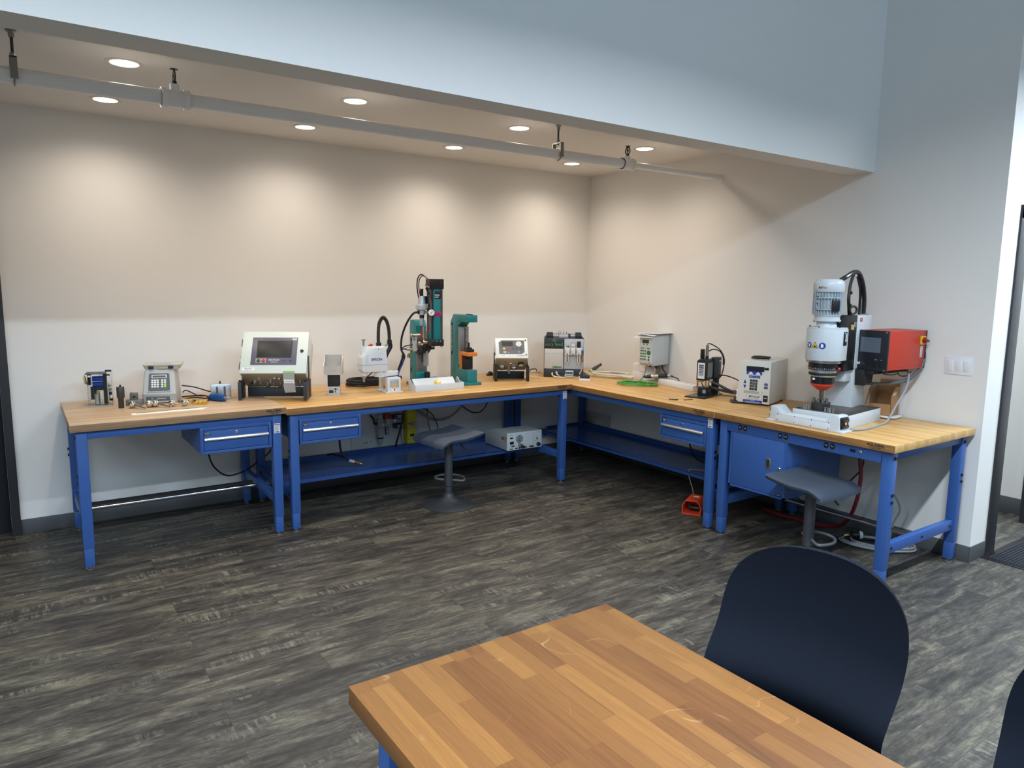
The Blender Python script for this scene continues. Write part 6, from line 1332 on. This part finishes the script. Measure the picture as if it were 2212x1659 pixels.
# foot pedal
PED = mat('pedal_orange', (222, 76, 36), .45)
t = thing('foot_pedal', 'orange hooded foot pedal on the floor beside the far blue bench leg', 'foot pedal', (-.660, -2.035, 0), -62)
w, d, h, q = .135, .175, .105, .006
outer = [(-w/2, 0), (w/2, 0), (w/2, h*.62), (w/2-.018, h*.92), (w/2-.03, h), (-w/2+.03, h), (-w/2+.018, h*.92), (-w/2, h*.62)]
inner = [(-w/2+q, q), (w/2-q, q), (w/2-q, h*.61), (w/2-.022, h*.88), (w/2-.033, h-q), (-w/2+.033, h-q), (-w/2+.022, h*.88), (-w/2+q, h*.61)]
b = MB(); b.ring_loft([[(x, d/2, z) for x, z in outer], [(x, -d/2, z) for x, z in outer], [(x, -d/2, z) for x, z in inner], [(x, d/2-.008, z) for x, z in inner]]); b.build('hood', PED, t)
MB(T(0, .02, .028) @ RX(-10)).bx(-.035, .045, -.055, .05, -.010, .012, .004).build('treadle', BLK, t)
MB().bx(-.012, .03, .02, .05, h, h+.001).build('label', PAPER, t)
cable('pedal_cord', 'thin grey cord rising from the orange pedal over the shelf edge', [(-.60, -1.975, .10), (-.59, -1.95, .15), (-.585, -1.91, .225), (-.57, -1.895, .272), (-.54, -1.92, .274), (-.48, -1.98, .270), (-.42, -2.06, .27)], .0042, mat('warm_grey_cord', (120, 116, 110), .5))
cable('drawer_cord', 'black cord hanging below the drawer of the right wall bench', [(-.62, -1.92, .575), (-.60, -1.91, .50), (-.52, -1.87, .40), (-.42, -1.84, .32), (-.34, -1.86, .285), (-.30, -1.95, .275)], .006)
# red air hose, grey cord and coil behind the front stool
cable('red_air_hose', 'dark red air hose dropping under the nearest right bench to the floor', [(-.38, -3.075, .76), (-.36, -3.085, .60), (-.35, -3.095, .46), (-.33, -3.07, .30), (-.27, -2.99, .14), (-.20, -2.87, .045), (-.19, -2.74, .016), (-.20, -2.60, .014), (-.22, -2.45, .014), (-.205, -2.29, .014)], .0125, mat('oxblood_hose', (122, 34, 40), .4), 'hose')
cable('black_drop_cord', 'black cord following the dark red hose under the nearest right bench', [(-.40, -3.10, .72), (-.34, -3.10, .55), (-.34, -3.04, .44), (-.40, -2.98, .36)], .005)
cable('grey_drop_cord', 'thin grey cord hanging beside the near leg of the right bench', [(-.42, -3.23, .72), (-.40, -3.24, .60), (-.30, -3.27, .42), (-.20, -3.28, .28), (-.20, -3.245, .17), (-.22, -3.24, .05), (-.25, -3.26, .012)], .006, mat('grey_cord', (150, 152, 156)))
o = MB().tube(loops((-.20, -3.16), .19, .10, 3.2, .008, .022, .006, 12, -60), .0072, 8, 4).build('floor_cord_coil', mat('grey_cord', (150, 152, 156))); tag(o, 'loose coil of grey cord on the floor by the wall behind the stool', 'cable')
o = MB().tube(loops((-.22, -3.12), .15, .06, 1.6, .008, .01, .006, 15, -40), .0055, 8, 4).build('black_floor_cord', CBL); tag(o, 'black cord tangled in the grey coil on the floor', 'cable')
t = thing('power_plug', 'large black and white twist plug lying on the grey cord coil', 'plug', (-.235, -3.035, .042), -35)
b = MB(); b.lathe([(.012, -.04), (.026, -.03), (.028, .005), (.028, .012)], (0, 0, 0), (1, 0, 0), 18); b.build('plug_body', BLK, t); MB().cyl((.012, 0, 0), (.034, 0, 0), .026, n=18).build('plug_cap', WHITE, t)
for a in (0, 120, 240): MB(RX(a)).bx(-.075, -.038, -.004, .004, .008, .0105).build('blade', BRASS, t)
# ------------------------------------------------------------------ stools
STEM = mat('stool_graphite', (72, 74, 78), .45, .3, var=.02); SEATM = mat('slate_upholstery', (66, 76, 90), .7, var=.06, nscale=70, bump=.3, bscale=420)
def stool(lab, x, y, rz, ring_rz, lev):
    t = thing('swivel_stool', lab, 'stool', (x, y, 0), rz, 'graphite pedestal stools')
    MB().lathe([(.192, 0), (.193, .004), (.186, .008), (.14, .018), (.09, .034), (.06, .052), (.042, .075), (.033, .092), (.031, .094)], n=44).build('base', STEM, t)
    MB().cyl((0, 0, .085), (0, 0, .15), .027, n=24).build('lower_tube', STEM, t)
    MB().cyl((0, 0, .146), (0, 0, .150), .031, n=24).build('tube_ring', BLK, t)
    MB().cyl((0, 0, .15), (0, 0, .495), .0305, n=24).build('column', STEM, t)
    Mr = RZ(ring_rz)
    b = MB(Mr); pts = [(-.02, -.028, .19), (-.08, -.08, .19), (.0, -.135, .19), (.09, -.125, .19), (.145, -.06, .19), (.14, .02, .19), (.08, .05, .19), (.028, .016, .19)]
    b.tube(pts, .0088, 10, 8); b.build('footrest', mat('stool_grey_tube', (104, 106, 110), .45, .2), t)
    # seat: a padded square, back edge rising, front edge rolled over
    n = 22; prof = []
    for i in range(n+1):
        u = i/n; yy = -.185+.36*u
        z = .538 + .024*max(0, (u-.5)/.5)**1.6 - .030*max(0, (.24-u)/.24)**1.7
        prof.append((yy, z))
    rg = []
    for yy, z in prof:
        row = []
        for k in range(13):
            xx = -.205+.41*k/12; e = abs(xx)/.205; row.append((xx*(1-.05*abs(yy)/.19), yy, z+.004*e*e-.006*(e > .97)))
        bot = [(p[0]*.985, p[1], p[2]-.032+.012*(abs(p[0]) > .19)) for p in row[::-1]]
        rg.append(row+bot)
    se = MB(); se.ring_loft(rg); se = se.build('seat', SEATM, t, sharp=70)
    pp = [(-.2, yy, z-.012) for yy, z in prof]; MB().tube([(-.196, yy, z-.004) for yy, z in prof], .0045, 6, 2).build('piping', SEATM, se); MB().tube([(.196, yy, z-.004) for yy, z in prof], .0045, 6, 2).build('piping', SEATM, se)
    MB().bx(-.09, .09, -.09, .09, .488, .505, .002).build('seat_plate', BLK, t)
    q = RZ(lev); b = MB(q); b.tube([(.05, 0, .49), (.085, 0, .475), (.12, 0, .44), (.15, 0, .405)], .005, 8, 4); b.build('lift_lever', BLK, t); b = MB(q); b.cyl((.122, 0, .438), (.152, 0, .402), .007, n=10); b.build('lever_grip', STEM, t)
    return t
stool('graphite pedestal stool with slate seat standing before the long back bench', -2.100, -.925, -84, 180, 90)
stool('graphite pedestal stool with slate seat standing under the nearest right bench behind the chair', -.945, -3.135, -2, 20, -45)
# ------------------------------------------------------------------ chairs at the worktable
NAVY = mat('navy_black_fabric', (19, 24, 34), .9, var=.10, nscale=260, bump=.5, bscale=900, spec=.12)
def chair(lab, x, y, rz, w=.50, h=.535, zb=.385):
    t = thing('task_chair', lab, 'chair', (x, y, 0), rz, 'dark task chairs at the worktable')
    n, m = 40, 28; rg = []
    for i in range(n+1):
        u = .5-.5*math.cos(math.pi*(.12+.88*i/n)); u = (u-.0351)/(1-.0351); z = zb+h*u
        if u < .60: half = w/2*(.86+.14*math.sin(u/.60*math.pi/2))
        else: half = w/2*max(.0, 1-((u-.60)/.40)**2.7)**.40
        half = max(half, .006)
        lean = .06+.13*u-.075*math.exp(-((u-.34)/.15)**2)-.030*max(0, (u-.70)/.30)**2
        row = []
        for k in range(m+1):
            v = -math.cos(math.pi*k/m); xx = half*v; row.append((xx, lean-.060*(xx/(w/2))**2, z))
        back = [(p[0]*.985, p[1]+.012+.034*max(0, 1-abs(p[0]/half)**3)**.5*min(1, half/(w*.3)), p[2]) for p in row[::-1]]
        rg.append(row+back)
    b = MB(); b.ring_loft(rg); b.build('backrest', NAVY, t, sharp=80)
    # seat pan, spine, gas lift and five spoke base
    b = MB(); b.ring_loft([[(xx*k, yy*k-.20, z) for xx, yy in rrect(.48, .46, .12, 6)] for k, z in ((.90, .425), (.99, .437), (1, .455), (.985, .478), (.90, .490), (.5, .487))]); b.build('seat', NAVY, t, sharp=70)
    b = MB(); b.tube([(0, -.10, .415), (0, .06, .40), (0, .105, .43), (0, .115, .56), (0, .13, .66)], .018, 8, 6); b.build('back_spine', BLK, t)
    MB().bx(-.09, .09, -.29, -.11, .39, .427, .005).build('seat_mechanism', BLK, t)
    MB().cyl((0, -.20, .10), (0, -.20, .40), .026, n=18).build('gas_lift', BLK, t)
    for a in range(5):
        M = T(0, -.20, 0) @ RZ(a*72+15)
        l = MB(M); l.ring_loft([[(0.02, yy, zz) for yy, zz in ((-.022, .085), (.022, .085), (.018, .125), (-.018, .125))], [(.30, yy, zz) for yy, zz in ((-.014, .068), (.014, .068), (.012, .086), (-.012, .086))]]); l = l.build('base_spoke', BLK, t)
        MB(M).cyl((.29, -.022, .03), (.29, .022, .03), .03, n=16).build('caster', BLK, l); MB(M).cyl((.29, 0, .03), (.29, 0, .07), .008, n=8).build('caster_stem', STEEL, l)
    return t
chair('near black navy task chair with its tall rounded back turned to the worktable', -3.05, -4.42, -80)
chair('dark task chair cut off at the bottom right corner of the view beside the worktable', -2.99, -5.13, -82)
bpy.context.view_layer.update()
